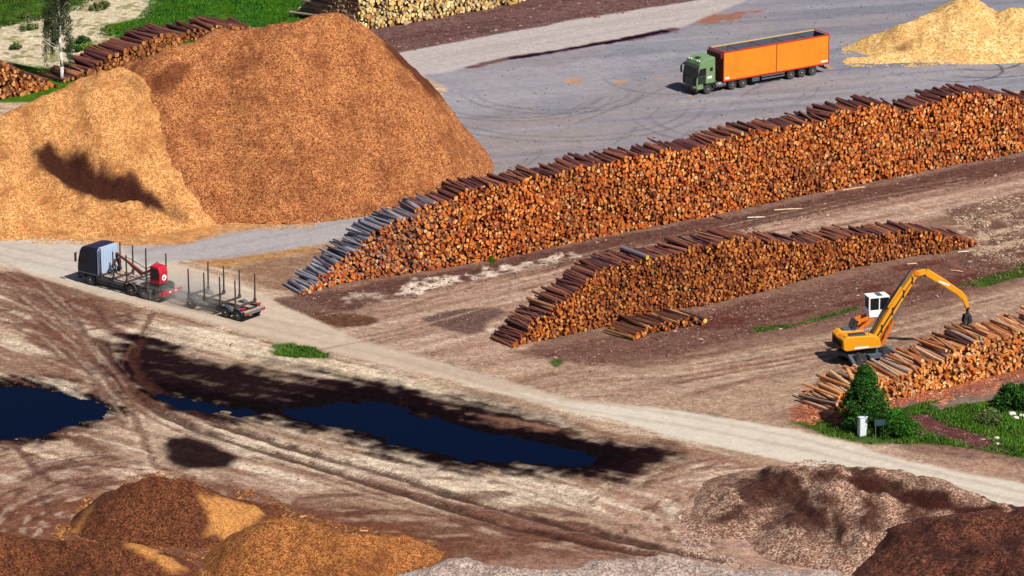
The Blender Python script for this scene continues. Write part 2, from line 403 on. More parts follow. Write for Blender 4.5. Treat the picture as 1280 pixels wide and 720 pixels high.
LEFTR = [(-160, 286), (0, 293), (60, 301), (130, 307), (205, 314), (215, 350), (180, 372), (133, 366), (83, 350), (0, 328), (-160, 310)]
paintc(poly(LEFTR, 0.8, 0.4) * 0.8, (206, 198, 190))
# wheel wear lines on the road
for off in (0.0, 0.32):
    pts = [(-10, 308), (90, 330), (190, 362), (300, 395), (430, 425), (560, 458), (700, 500), (860, 525), (1000, 552), (1140, 588), (1290, 622)]
    pts = [(a, b + off * 38 - 4) for a, b in pts]
    paintc(line(pts, 0.32, 0.25, 0.15) * 0.35, (178, 160, 146))
# dark edge rut of the road
pts = [(120, 372), (187, 388), (233, 399), (300, 418), (367, 436), (427, 450), (520, 472)]
paintc(line(pts, 0.22, 0.3, 0.25) * 0.75, (115, 84, 66)); Z += line(pts, 0.3, 0.4, 0.2) * -0.10

# grey lane from the road up behind the stack to the paved yard
LANE = [(150, 307), (233, 305), (283, 291), (333, 285), (427, 272), (500, 262), (600, 226), (612, 205), (660, 226), (560, 262), (440, 292), (407, 305), (330, 316), (290, 322), (217, 326), (180, 330)]
ml = poly(LANE, 0.5, 0.3); paintc(ml, (180, 174, 174)); paintc(ml * sstep(0.0, 0.5, st35) * 0.5, (160, 152, 150))
# paved yard, blue grey
YARD = [(500, 262), (560, 110), (517, 88), (627, 74), (760, 51), (840, 36), (900, 14), (960, -40), (1100, -120), (1500, -160), (1600, 100), (1400, 100), (1290, 110), (1140, 140), (1000, 162), (850, 196), (727, 218), (640, 236), (560, 262)]
my = poly(YARD, 0.4, 0.3); paintc(my, (150, 147, 155)); paintc(my * sstep(-.1, .45, n3 * 1.3 + .4 * n1 + .2 * st35) * .45, (168, 152, 146)); paintc(my * poly([(560, 150), (640, 130), (720, 150), (700, 215), (600, 240)], 2.5, 4) * .5, (160, 145, 138))
paintc(my * sstep(0.0, 0.5, streak(16, 0.05, 0.5, 21)) * 0.6, (128, 127, 139)); paintc(my * sstep(0.05, 0.5, -streak(16, 0.04, 0.6, 22)) * 0.6, (172, 166, 170))
paintc(my * poly([(540, 90), (700, 80), (860, 60), (760, 110), (640, 130), (560, 150)], 2, 3) * 0.5, (176, 168, 172))
for k in range(7):      # joints and cracks
    T = [(520 + k * 110, 250 - k * 24), (600 + k * 112, 180 - k * 22), (760 + k * 100, 120 - k * 22)]; P_ = GP(T); d_, _t = seg_dist(X, Y, P_); paintc(my * sstep(.14, .03, np.abs(d_ + .9 * n1) ) * .45, (96, 90, 98))
for cx, cy, rr in ((640, 118, 9), (640, 118, 10.2), (690, 112, 8), (690, 112, 9.4), (700, 128, 13), (700, 128, 14.6), (960, 140, 12), (960, 140, 13.8), (840, 96, 7)):
    c0 = G(cx, cy); d_ = np.abs(np.hypot(X - c0[0], (Y - c0[1])) - rr); a_ = np.arctan2(Y - c0[1], X - c0[0])
    paintc(my * sstep(0.35, 0.05, d_ + 0.15 * n2) * sstep(0.2, -0.6, np.sin(a_)) * 0.5, (112, 108, 118))
for cx, cy, rr in ((1222, 74, 4.6), (1226, 74, 7.6), (1190, 86, 5.2)):
    c0 = G(cx, cy); d_ = np.abs(np.hypot(X - c0[0], (Y - c0[1])) - rr); a_ = np.arctan2(Y - c0[1], X - c0[0])
    paintc(my * sstep(0.24, 0.06, d_ + 0.1 * n2) * sstep(-0.2, 0.5, np.cos(a_ + 0.6)) * 0.8, (70, 66, 76))
for p_ in ([(705, 100), (722, 98), (730, 102), (712, 105)], [(768, 102), (782, 100), (783, 104), (770, 106)], [(818, 98), (826, 97), (826, 102)], [(862, 115), (872, 122), (860, 124)], [(1030, 80), (1042, 86), (1036, 88)]):
    paintc(poly(p_, 0.3, 0.5, n2) * 0.8, (200, 150, 105))
paintc(poly([(853, 28), (880, 20), (930, 14), (950, 14), (925, 22), (890, 30)], 0.4, 0.9, n2) * 0.85, (165, 105, 78))
# upper road
UROAD = [(490, 67), (594, 47), (700, 27), (854, 2), (1000, -30), (1300, -110), (1300, -80), (980, -18), (900, 14), (854, 34), (760, 50), (627, 73), (560, 90), (517, 95)]
mu = poly(UROAD, 0.35, 0.3); paintc(mu, (196, 184, 180)); paintc(mu * sstep(0, 0.5, st35) * 0.5, (178, 164, 160))
mdk = poly([(440, 20), (440, 60), (490, 68), (594, 48), (700, 28), (854, 3), (1000, -28), (1000, -60), (700, -20), (560, 0)], 0.35, 0.6); paintc(mdk * 0.95, (112, 84, 86))
paintc(mdk * sstep(0.1, 0.5, st35 + n2 * .5) * 0.6, (82, 56, 60))
# thin wet ditch along the yard
m_ = line([(590, 84), (640, 72), (700, 64), (760, 53), (810, 44), (842, 37)], 0.6, 0.5, 0.5); paintc(m_ * 0.9, (112, 76, 78))
DITCH_ = 0
DITCH = [(640, 73), (700, 63), (760, 53), (800, 45), (830, 39)]
m_ = line(DITCH, 0.45, 0.4, 0.35); paintc(m_, (38, 24, 48)); Z -= m_ * 0.0; Wet += m_ * 0.4

# top left: sand and meadow
TL = [(-400, 130), (40, 128), (110, 112), (180, 92), (320, 40), (420, 20), (470, -10), (560, -60), (900, -200), (-600, -200)]
mt = poly(TL, 0.5, 0.6); paintc(mt, (74, 112, 30)); paintc(mt * sstep(-0.1, 0.4, n1 + n3) * 0.6, (52, 92, 18))
SAND = [(-200, 40), (0, 32), (40, 28), (100, 10), (130, -10), (210, -10), (170, 20), (130, 30), (128, 50), (110, 62), (100, 85), (60, 84), (30, 82), (0, 74), (-200, 80)]
msd = poly(SAND, 1.0, 2.2); paintc(msd, (216, 204, 178)); paintc(msd * sstep(0.15, 0.35, n2 + 0.4 * n1) * 0.75, (120, 122, 70))
far_ = sstep(460, 520, Y) + sstep(70, 110, np.abs(X)); paintc(np.clip(far_, 0, 1), (78, 104, 44))

# grass patches: also where blades grow
GRASS = [
    ([(990, 528), (1040, 526), (1060, 536), (1090, 520), (1130, 512), (1160, 502), (1200, 495), (1230, 500), (1290, 480), (1400, 470), (1400, 600), (1280, 572), (1210, 560), (1150, 555), (1090, 556), (1040, 546)], 0.5, 0.7),
    ([(336, 432), (360, 429), (400, 434), (417, 442), (405, 449), (370, 448), (345, 444)], 0.35, 1.1),
    ([(938, 410), (985, 404), (1030, 392), (1072, 382), (1076, 386), (1030, 400), (985, 411), (945, 416)], 0.3, 0.7),
    ([(1200, 356), (1240, 344), (1290, 328), (1400, 300), (1400, 320), (1290, 345), (1230, 358)], 0.3, 0.7),
    ([(608, 326), (616, 320), (622, 326), (616, 333)], 0.2, 0.3), ([(686, 452), (700, 448), (706, 454), (694, 459)], 0.2, 0.3)]
gmask = np.zeros(X.shape)
for p_, e_, a_ in GRASS: gmask = np.maximum(gmask, poly(p_, e_, a_))
brown_in = poly([(1135, 520), (1160, 518), (1190, 530), (1230, 545), (1250, 556), (1220, 560), (1180, 548), (1150, 535)], 0.4, 0.6)
rub = poly([(1165, 505), (1210, 492), (1250, 486), (1245, 498), (1200, 505), (1175, 512)], 0.4, 0.8)
gmask *= (1 - brown_in) * (1 - rub * 0.85)
paintc(gmask * 0.9, (48, 88, 16)); paintc(brown_in, (108, 66, 66)); paintc(rub * 0.8, (140, 125, 118))
paintc(poly([(1080, 562), (1200, 572), (1290, 585), (1400, 600), (1400, 640), (1280, 604), (1136, 576)], 0.5, 0.7) * 0.9, (176, 145, 128))

# wet ground and pools
DARK = [(146, 430), (170, 420), (205, 426), (250, 446), (290, 452), (330, 455), (400, 476), (480, 486), (560, 497), (640, 512), (700, 530), (745, 548), (790, 560), (834, 562), (836, 574), (805, 594), (772, 600), (735, 590), (640, 583), (560, 577), (480, 560), (430, 537), (350, 526), (260, 517), (200, 503), (165, 484), (140, 455)]
lightisle = poly([(245, 506), (300, 496), (340, 500), (300, 506)], 0.3, 0.6) + poly([(440, 552), (470, 548), (520, 556), (500, 560)], 0.3, 0.4)
m_ = poly(DARK, 2.1, 2.4, st_m2 * .7 + n1 + .4 * n2, .7); paintc(m_ * (0.84 + 0.16 * sstep(-0.5, 0.1, n2 * 0.7 + st_m2 + 0.3)) * 0.985, (26, 10, 20)); Wet += m_ * 0.2; DKM = m_
m_ = poly([(590, 516), (640, 524), (690, 536), (720, 546), (680, 546), (620, 535)], 0.5, 1.2); paintc(m_ * 0.75, (150, 112, 95))
m_ = poly([(205, 548), (240, 544), (270, 558), (295, 572), (283, 583), (235, 586), (210, 576), (200, 560)], 0.6, 1.0); paintc(m_ * 0.96, (24, 8, 20)); Wet += m_ * 0.2; DKM = DKM + m_
WPOLY = [[(-140, 478), (0, 482), (40, 484), (90, 494), (118, 500), (128, 510), (120, 519), (95, 530), (60, 540), (0, 548), (-140, 552)],
         [(203, 493), (230, 493), (262, 500), (290, 507), (322, 514), (300, 516), (262, 512), (228, 506)],
         [(350, 514), (380, 505), (430, 502), (470, 502), (505, 508), (520, 517), (556, 522), (575, 533), (610, 541), (645, 547), (690, 555), (724, 563), (733, 572), (716, 580), (690, 578), (640, 573), (590, 572), (540, 563), (490, 550), (460, 541), (420, 531), (385, 523)]]
for p_ in WPOLY:
    m_ = poly(p_, 1.1, 1.3, n1 + .35 * n2 + .4 * st_m2); Z -= m_ * 0.42
    paintc(poly(p_, 1.3, 1.9, n1 + .5 * n2 + st_m2 * .8, 2.3) * 0.99, (20, 9, 18)); Wet += m_ * 0.2
paintc(poly([(-60, 640), (80, 625), (200, 620), (340, 625), (440, 640), (560, 670), (600, 740), (-60, 740)], 1.2, 1.8) * .8, (118, 76, 58))
lowm = poly([(-60, 338), (100, 372), (233, 402), (427, 455), (640, 505), (853, 556), (980, 590), (960, 640), (860, 700), (600, 660), (300, 600), (-60, 600)], 1.0, 1.0)
dry = 1 - np.clip(DKM, 0, 1)
paintc(lowm * dry * sstep(0.12, 0.5, streak(-44, 0.10, 1.0, 51) + .5 * n1) * 0.7, (232, 216, 196))
paintc(lowm * dry * sstep(0.16, 0.5, streak(-40, 0.12, 1.6, 53) + .3 * n2) * 0.6, (128, 92, 80))
lw2 = poly([(-60, 335), (60, 352), (150, 400), (190, 470), (170, 560), (100, 600), (-60, 560)], 1.0, 2.0)
paintc(lw2 * dry * sstep(0.1, 0.45, streak(-52, 0.08, 1.3, 55) + .4 * n2) * 0.75, (112, 76, 66))
def swirl(reg, cpx, seed, c, s, kr=1.6, ka=5.0, lo=.12, hi=.42, off=0.0):
    c0 = G(*cpx); r_ = np.hypot(X - c0[0], Y - c0[1]); a_ = np.arctan2(Y - c0[1], X - c0[0])
    m = fbm(r_ * kr, a_ * ka, 1.0, 3, seed); paintc(poly(reg, 1.2, 2.0) * dry * sstep(lo, hi, m + .25 * n2 + off) * s, c)
RG1 = [(735, 600), (800, 572), (900, 574), (985, 590), (930, 640), (900, 660), (915, 715), (800, 700), (740, 660)]
swirl(RG1, (985, 655), 61, (112, 76, 66), .8); swirl(RG1, (985, 655), 62, (226, 208, 190), .6)
RG2 = [(-60, 570), (60, 560), (200, 575), (330, 600), (420, 640), (300, 640), (100, 650), (40, 690), (-60, 690)]
swirl(RG2, (180, 660), 63, (104, 70, 62), .8); swirl(RG2, (180, 660), 64, (206, 184, 166), .5)
RG3 = [(330, 600), (560, 600), (760, 640), (860, 690), (600, 690), (520, 680), (420, 650)]
swirl(RG3, (300, 1100), 65, (100, 66, 56), .75, 0.9, 14.0); swirl(RG3, (300, 1100), 66, (196, 168, 150), .5, 0.9, 14.0)
# wheel tracks through the mud
def track(pts, w, c, s, depth=0.06):
    m = line(pts, w, 0.22, 0.22); paintc(m * s, c); return -m * depth
T1 = [(128, 425), (134, 455), (160, 488), (200, 515), (250, 540), (320, 562), (400, 585), (480, 610), (560, 635), (640, 660), (740, 680), (850, 700)]
T2 = [(178, 425), (165, 450), (178, 478), (220, 506), (280, 533), (350, 556), (420, 576), (500, 598), (580, 625), (680, 652), (790, 678), (900, 702)]
for T in (T1, T2):
    Z += track(T, 0.42, (72, 46, 40), 0.85, .12)
    Z += track([(a + 6, b - 3) for a, b in T], 0.10, (66, 38, 36), 0.8, 0.03)
    Z += track([(a - 13, b + 6) for a, b in T], 0.14, (112, 76, 66), 0.7, 0.03)
for k in range(6):
    T = [(-20 + k * 13, 330 + k * 5), (20 + k * 13, 372 + k * 4), (55 + k * 12, 410 + k * 4), (92 + k * 12, 455 + k * 3), (130 + k * 10, 500 + k * 3)][: 5 if k % 2 else 4]
    Z += track(T, 0.2 + 0.1 * (k % 3), (112, 78, 70), 0.7 if k % 2 else 0.5)
for T in ([(80, 372), (92, 392), (104, 412)], [(112, 372), (124, 390), (134, 406)], [(98, 413), (134, 409)], [(76, 376), (118, 374)], [(142, 396), (160, 392), (166, 400), (148, 404)], [(100, 410), (128, 440)], [(190, 392), (176, 420)], [(30, 600), (60, 585), (110, 580), (160, 585)], [(60, 640), (48, 615), (80, 600), (140, 595)], [(20, 560), (60, 600), (140, 612)]):
    Z += track(T, 0.26, (100, 70, 64), 0.75)
for k in range(0):
    T = [(775 + k * 14, 590 + k * 2), (768 + k * 15, 625), (785 + k * 15, 655), (830 + k * 16, 685), (880 + k * 16, 705)]
    Z += track(T, 0.14, (104, 72, 66), 0.6, 0.04)
for k in range(0):
    T = [(880 + k * 26, 590 + k), (850 + k * 20, 612 + k * 3), (800 + k * 12, 640 + k * 8)]
    Z += track(T, 0.1, (150, 116, 100), 0.6, 0.02)
Z += track([(160, 480), (168, 520), (185, 560), (196, 590)], 0.22, (120, 90, 78), 0.7)
# ruts pressed into the haul lanes
rr_ = random.Random(5)
def ruts(base, n_, spread, dark, light, s0):
    global Z
    for k in range(n_):
        o_ = spread * (k / (n_ - 1) - .5) + rr_.uniform(-2, 2); cut = sorted((rr_.uniform(0, .5), rr_.uniform(.55, 1)))
        pts = [(a + rr_.uniform(-8, 8), b + o_ * (1 + .1 * math.sin(i)) + rr_.uniform(-1.6, 1.6)) for i, (a, b) in enumerate(base)]
        i0_, i1_ = int(cut[0] * (len(pts) - 2)), max(int(cut[1] * len(pts)), 2); pts = pts[i0_:max(i1_, i0_ + 2)]
        fade = sstep(-.5, .35, fbm(X, Y, .12, 3, 80 + k)); w_ = rr_.uniform(.10, .24)
        m = line(pts, w_, .35, .16) * fade; paintc(m * s0 * rr_.uniform(.6, 1), dark); Z -= m * .05
        m = line([(a, b - 3.2) for a, b in pts], w_ * .5, .3, .16) * fade; paintc(m * s0 * .7, light); Z += m * .03
ruts([(400, 418), (500, 398), (600, 372), (700, 346), (800, 325), (900, 305), (1000, 285), (1100, 266), (1200, 246), (1300, 226)], 13, 40, (120, 84, 72), (214, 192, 172), .75)
ruts([(640, 478), (740, 474), (853, 470), (950, 452), (1050, 436), (1150, 414), (1250, 390), (1310, 372)], 11, 40, (122, 86, 74), (212, 190, 168), .75)
ruts([(0, 352), (50, 386), (90, 420), (128, 460), (160, 500), (200, 530)], 8, 60, (104, 68, 58), (222, 204, 186), .75)
ruts([(230, 520), (330, 552), (450, 590), (560, 622), (680, 652), (800, 682), (900, 704)], 7, 46, (106, 70, 60), (220, 200, 182), .7)
# relief
flat_ = np.clip(ml + my + mu + .6 * mr, 0, 1)
flat = np.clip(mr + ml + my + mu, 0, 1)
Z += (1 - flat) * (n1 * 0.05 + n2 * 0.035) + (1 - flat) * sstep(470, 700, np.hypot(X, Y)) * 0.5
inpic = sstep(700, 500, np.abs(Y - 340)) ; Z = Z * inpic
Cg *= (1 + (0.16 * n2 + 0.08 * n1) * (1 - .65 * np.clip(mr + ml + mu + .6 * my, 0, 1)) + 0.22 * (1 - flat_) * fbm(X, Y, 2.4, 3, 41) + 0.14 * (1 - .8 * np.clip(mr + flat_, 0, 1)) * streak(-34, 0.25, 2.2, 43))[..., None]; Cg *= 1 + (np.array([1.07, 1.01, .93]) - 1) * (1 - .8 * np.clip(my + mu + .8 * mr + ml, 0, 1))[..., None]; Cg *= 1 + (np.array([.98, 1.0, 1.04]) - 1) * my[..., None]; Cg = np.clip(Cg, 0.003, 0.85); Wet = np.clip(Wet, 0, 1)

ny, nx = X.shape
cls = np.zeros(X.shape, np.uint8)
cls[mr > 0.5] = 1; cls[(ml > 0.5)] = 1; cls[my > 0.5] = 2; cls[mu > 0.5] = 3
mh = np.maximum(poly(HAUL1, 0.5, 0.3), poly(HAUL2, 0.5, 0.3)); cls[(mh > 0.5) & (cls == 0)] = 4
fc = cls[:-1, :-1]; fc_all = np.where((cls == 1), 1, 0)
Ii = (np.arange(ny - 1)[:, None] * nx + np.arange(nx - 1)[None, :])
VV = np.stack([X, Y, Z], -1).reshape(-1, 3); CC = np.concatenate([Cg, np.ones(X.shape + (1,))], -1).reshape(-1, 4); WW = Wet.reshape(-1); PK = np.clip(.65 * my + .5 * mu + .6 * ml + .75 * mr, 0, .8).reshape(-1)
for k, nm in enumerate(('ground', 'gravel_road', 'paved_yard', 'upper_road', 'dirt_track')):
    ii = Ii[fc == k]
    q = np.stack([ii, ii + 1, ii + nx + 1, ii + nx], -1)
    u, inv = np.unique(q.ravel(), return_inverse=True)
    me = raw_mesh(nm, VV[u], inv, np.full(len(q), 4), [M['ground']], None, True)
    add_attr(me, 'Col', 'FLOAT_COLOR', 'POINT', CC[u]); add_attr(me, 'wet', 'FLOAT', 'POINT', WW[u]); add_attr(me, 'packed', 'FLOAT', 'POINT', PK[u])
    tag(link(bpy.data.objects.new(nm, me)), kind='structure')
def gheight(x, y):
    ix = np.clip(np.searchsorted(gx, x), 0, nx - 1); iy = np.clip(np.searchsorted(gy, y), 0, ny - 1); return Z[iy, ix]
for p_ in WPOLY:
    P = GP(p_); c = P.mean(0); P = c + (P - c) * 1.0
    # a flat sheet a little larger than the hollow, cut by its banks
    dirs = P - c; P2 = P + dirs / np.linalg.norm(dirs, axis=1)[:, None] * 1.3
    mb = MB(); mb.add([(a, b, 0) for a, b in P2], [tuple(range(len(P2)))], M['water'])
    o = mb.build('pool_water'); o.location.z = -0.17; tag(o, kind='structure')

# ------------------------------------------------------------------ heaps of chips and bark
HEAPS = {}
def seg3(x, y, A, B):
    L2 = (B[0] - A[0]) ** 2 + (B[1] - A[1]) ** 2 + 1e-9
    t = np.clip(((x - A[0]) * (B[0] - A[0]) + (y - A[1]) * (B[1] - A[1])) / L2, 0, 1)
    return np.hypot(x - A[0] - t * (B[0] - A[0]), y - A[1] - t * (B[1] - A[1])), A[2] + t * (B[2] - A[2])
def heap_fn(ridges, slope, rnd, seed, namp=0.25, gully=0.0, conv=0.0):
    """ridges: lists of (x, y, z); returns f(x, y)"""
    def f(x, y):
        hs = []
        for r in ridges:
            sl = slope
            if isinstance(r, tuple): r, sl = r
            for A, B in (zip(r, r[1:]) if len(r) > 1 else ((r[0], r[0]),)):
                d, zc = seg3(x, y, A, B)
                hs.append(zc - sl * (np.sqrt(d * d + rnd * rnd) - rnd) - conv * d * d)
        h = hs[0]; k = 0.5
        for q in hs[1:]:
            e = np.clip(0.5 + 0.5 * (q - h) / k, 0, 1); h = h * (1 - e) + q * e + k * e * (1 - e)
        big = fbm(x, y, 0.16, 4, seed); sm = fbm(x, y, 0.9, 3, seed + 5)
        h = h + namp * 2.2 * big * np.clip(h * 0.4, 0, 1) + namp * 0.5 * sm * np.clip(h, 0.15, 1)
        h = h + (0.17 * fbm(x, y, 1.7, 3, seed + 12) + 0.40 * np.abs(fbm(x, y, 0.45, 4, seed + 15))) * np.clip(h, 0, 1)
        if gully:
            h = h + gully * gul(x, y, seed) * np.clip(h * 0.6, 0, 1)
        return h
    return f
def gul(x, y, seed): return fbm(x * 0.85 + y * 0.30, y * 0.22, 0.45, 4, seed + 9) * 1.3
def hit(px, py, f):
    dx, dy, dz = ray(px, py); t0 = (22 - CAM_H) / dz; t1 = (0 - CAM_H) / dz
    t = np.linspace(t0, t1, 500); x, y, z = dx * t, dy * t, CAM_H + dz * t
    k = np.where(z <= f(x, y))[0]
    k = k[0] if len(k) else -1
    return (x[k], y[k])
def heap(name, f, box, mat, label, cat, stain_or_lit=None, dent=None, res=0.22, sf=None):
    x0, x1, y0, y1 = box; xs = np.arange(x0, x1, res); ys = np.arange(y0, y1, res); x, y = np.meshgrid(xs, ys)
    h = f(x, y); s = np.zeros(x.shape)
    if dent is not None:
        for pts, depth in dent:
            P = np.array([hit(a, b, f) for a, b in pts]); m = sstep(-0.7, 1.0, sdist(x, y, P) + 0.4 * fbm(x, y, 0.5, 3, 4)); h = h - m * depth
    if stain_or_lit is not None:
        for pts, w in stain_or_lit:
            P = np.array([hit(a, b, f) for a, b in pts])
            s = np.maximum(s, w * sstep(-0.4, 0.5, sdist(x, y, P) + 0.9 * fbm(x, y, 0.6, 4, 8)))
    if sf is not None: s = np.maximum(s, sf(x, y, h))
    n_ = len(xs); keep = h > -0.25
    fk = keep[:-1, :-1] & keep[1:, :-1] & keep[:-1, 1:] & keep[1:, 1:]
    I = (np.arange(len(ys) - 1)[:, None] * n_ + np.arange(n_ - 1)[None, :])[fk]
    q = np.stack([I, I + 1, I + n_ + 1, I + n_], -1); u, inv = np.unique(q.ravel(), return_inverse=True)
    ox, oy = (x0 + x1) / 2, (y0 + y1) / 2
    V = np.stack([x.ravel() - ox, y.ravel() - oy, h.ravel()], -1)[u]
    me = raw_mesh(name, V, inv, np.full(len(q), 4), [mat], None, True)
    add_attr(me, 'stain_or_lit', 'FLOAT', 'POINT', s.ravel()[u])
    o = link(bpy.data.objects.new(name, me)); o.location = (ox, oy, 0)
    tag(o, label, cat, 'heaps of chips and bark'); return o
g = G
mc_brown = mat_chips('brown_chips', (106, 50, 28), (176, 104, 60), (232, 164, 102), (92, 42, 24), 11.0, 0.6, (0.44, 0.68))
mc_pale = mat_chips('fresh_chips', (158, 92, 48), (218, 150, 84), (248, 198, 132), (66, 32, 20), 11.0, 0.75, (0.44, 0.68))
mc_white = mat_chips('pale_sawn_chips', (200, 132, 64), (240, 194, 118), (254, 224, 164), (120, 72, 50), 7.0, 0.6)
mc_dark = mat_chips('dark_bark_chips', (56, 26, 16), (100, 54, 32), (150, 92, 56), (205, 142, 78), 11.0, 0.6)
mc_orange = mat_chips('orange_chips', (96, 50, 26), (156, 92, 46), (206, 142, 80), (90, 45, 20), 11.0, 0.7)
mc_bark = mat_chips('mixed_bark', (96, 54, 44), (150, 110, 90), (226, 194, 166), (64, 29, 20), 9.0, 0.55, (0.46, 0.64))
mc_red = mat_chips('red_brown_bark', (44, 20, 16), (92, 50, 38), (142, 88, 66), (50, 20, 16), 9.0, 0.75, (0.42, 0.62))
mc_grey = mat_chips('pale_grey_chips', (120, 98, 90), (172, 148, 136), (212, 192, 180), (100, 60, 50), 9.0, 0.4)

f_br = heap_fn([([g(417, 18, 15.0), g(350, 33, 14.7), g(283, 40, 14.0), g(217, 65, 12.8), g(170, 80, 11.0), g(120, 104, 8.5)], 0.60)], 0.60, 1.0, 31, 0.24, 0, 0.029)
heap('wood_chip_heap', f_br, (-60, 12, 335, 405), mc_brown, 'huge rounded heap of brown wood chips beside the grey lane, tallest heap in the yard', 'wood chip heap',
     stain_or_lit=[([(480, 52), (500, 66), (535, 98), (560, 128), (552, 132), (525, 104), (495, 76), (476, 60)], 0.9), ([(182, 95), (205, 88), (250, 70), (240, 92), (222, 112), (205, 122), (195, 118)], 0.7)])
f_pl = heap_fn([([g(153, 90, 11.7), g(126, 92, 11.7), g(106, 98, 11.2), g(60, 120, 10.0), g(0, 144, 8.8), g(-80, 168, 7.2)], 0.86)], 0.86, 0.9, 47, 0.30, 0, 0.006)
heap('wood_chip_heap', f_pl, (-70, -10, 330, 395), mc_pale, 'golden fresh wood chip heap with a dark hollow scooped in its side', 'wood chip heap',
     stain_or_lit=[([(42, 192), (60, 183), (88, 178), (112, 190), (135, 202), (160, 220), (186, 242), (205, 258), (170, 254), (135, 250), (110, 238), (80, 225), (50, 210)], 1.0), ([(196, 244), (215, 256), (232, 270), (222, 272), (200, 256)], 0.6), ([(150, 95), (175, 100), (180, 118), (165, 118)], 0.4)],
     dent=[([(60, 186), (90, 181), (135, 203), (186, 243), (196, 256), (150, 250), (100, 230), (60, 208)], 1.25), ([(30, 215), (90, 232), (150, 256), (170, 270), (90, 262), (20, 245)], .8), ([(196, 240), (216, 252), (236, 272), (226, 276), (200, 262)], .8)])
f_wh = heap_fn([[g(1130, 32, 2.6), g(1172, 17, 3.6), g(1206, -2, 5.0), g(1216, 6, 4.2)], [g(1060, 58, .15), g(1095, 44, 1.4), g(1130, 31, 2.6)], [g(1216, 4, 4.4), g(1238, 19, 3.2), g(1266, 15, 3.8), g(1330, 5, 4.6)], [g(1062, 73, .3), g(1100, 70, .5), g(1150, 60, 1.0)]], 0.62, 0.5, 61, 0.22)
heap('wood_chip_heap', f_wh, (28, 80, 385, 450), mc_white, 'pale yellow wood chip heap standing on the grey paved yard behind the orange lorry', 'wood chip heap',
     stain_or_lit=[([(1115, 60), (1128, 54), (1142, 52), (1146, 60), (1132, 66), (1120, 66)], 0.75), ([(1196, 3), (1204, -1), (1210, 3), (1203, 6)], 0.6), ([(1085, 46), (1092, 44), (1092, 48)], 0.6)], res=0.2)
f_a = heap_fn([[g(170, 604, 3.0), g(197, 598, 3.2), g(225, 603, 3.0), g(247, 611, 2.7)], ([g(247, 611, 2.6), g(300, 628, 1.2), g(335, 633, .4)], 0.55)], 0.7, 0.6, 71, 0.2)
heap('bark_chip_heap', f_a, (-36, -10, 262, 290), mc_dark, 'dark brown chip heap with its right flank coloured golden as if sunlit, behind the orange one', 'bark chip heap',
     stain_or_lit=[([(252, 622), (300, 632), (322, 640), (300, 662), (285, 680), (262, 668), (262, 640)], 0.85), ([(84, 664), (112, 634), (116, 640), (96, 668), (88, 676)], 0.7)], res=0.16)  # right flank: sunlit side painted into the chip colour as pale orange
f_b = heap_fn([[g(-60, 650, 2.5), g(0, 668, 2.2), g(60, 678, 1.8), g(130, 683, 2.2), g(172, 682, 2.1), g(200, 695, 1.4)], [g(-30, 720, 2.4), g(60, 730, 2.4), g(150, 735, 2.4)]], 0.6, 0.5, 77, 0.25)
heap('bark_chip_heap', f_b, (-48, -18, 250, 280), mc_dark, 'low dark chip heap with a pale rim in the bottom left corner', 'bark chip heap',
     stain_or_lit=[([(150, 681), (172, 679), (200, 693), (236, 712), (215, 718), (190, 706), (168, 692)], 0.8)], res=0.16)
f_c = heap_fn([[g(335, 652, 3.0), g(352, 650, 3.1), g(385, 656, 2.9), (g(430, 672, 2.2))], ([g(430, 672, 2.2), g(505, 674, 1.2), g(525, 688, .5)], 0.6)], 0.72, 0.6, 83, 0.2)
heap('wood_chip_heap', f_c, (-28, 0, 250, 282), mc_orange, 'orange wood chip heap at the bottom near the grey heap', 'wood chip heap', res=0.16)
f_d = heap_fn([[g(500, 722, 1.0), g(577, 702, 1.6), g(627, 713, 1.4), g(710, 716, 1.4), g(760, 705, 1.6), g(827, 700, 1.7), g(853, 702, 1.6), g(900, 715, 1.3), g(970, 714, 1.4), g(1036, 717, 1.4), g(1060, 722, 1.0)]], 0.55, 0.5, 89, 0.16)
heap('wood_chip_heap', f_d, (-14, 30, 245, 276), mc_grey, 'long low pale grey heap along the bottom edge before the bark mound', 'wood chip heap', res=0.16)
f_e = heap_fn([[g(975, 592, 2.4), g(1003, 585, 2.8), g(1053, 588, 3.0), g(1086, 591, 3.1), g(1136, 608, 3.0), g(1186, 620, 3.0)], [g(1186, 620, 3.0), g(1246, 632, 3.0), g(1330, 655, 3.0)],
               ([g(975, 592, 2.2), g(930, 630, 1.2), g(890, 652, .4)], 0.35), ([g(1040, 612, 2.7), g(1010, 660, 1.4)], 0.4), ([g(1100, 620, 2.9), g(1080, 665, 1.6)], 0.4)], 0.44, 0.6, 97, 0.28, 0.85)
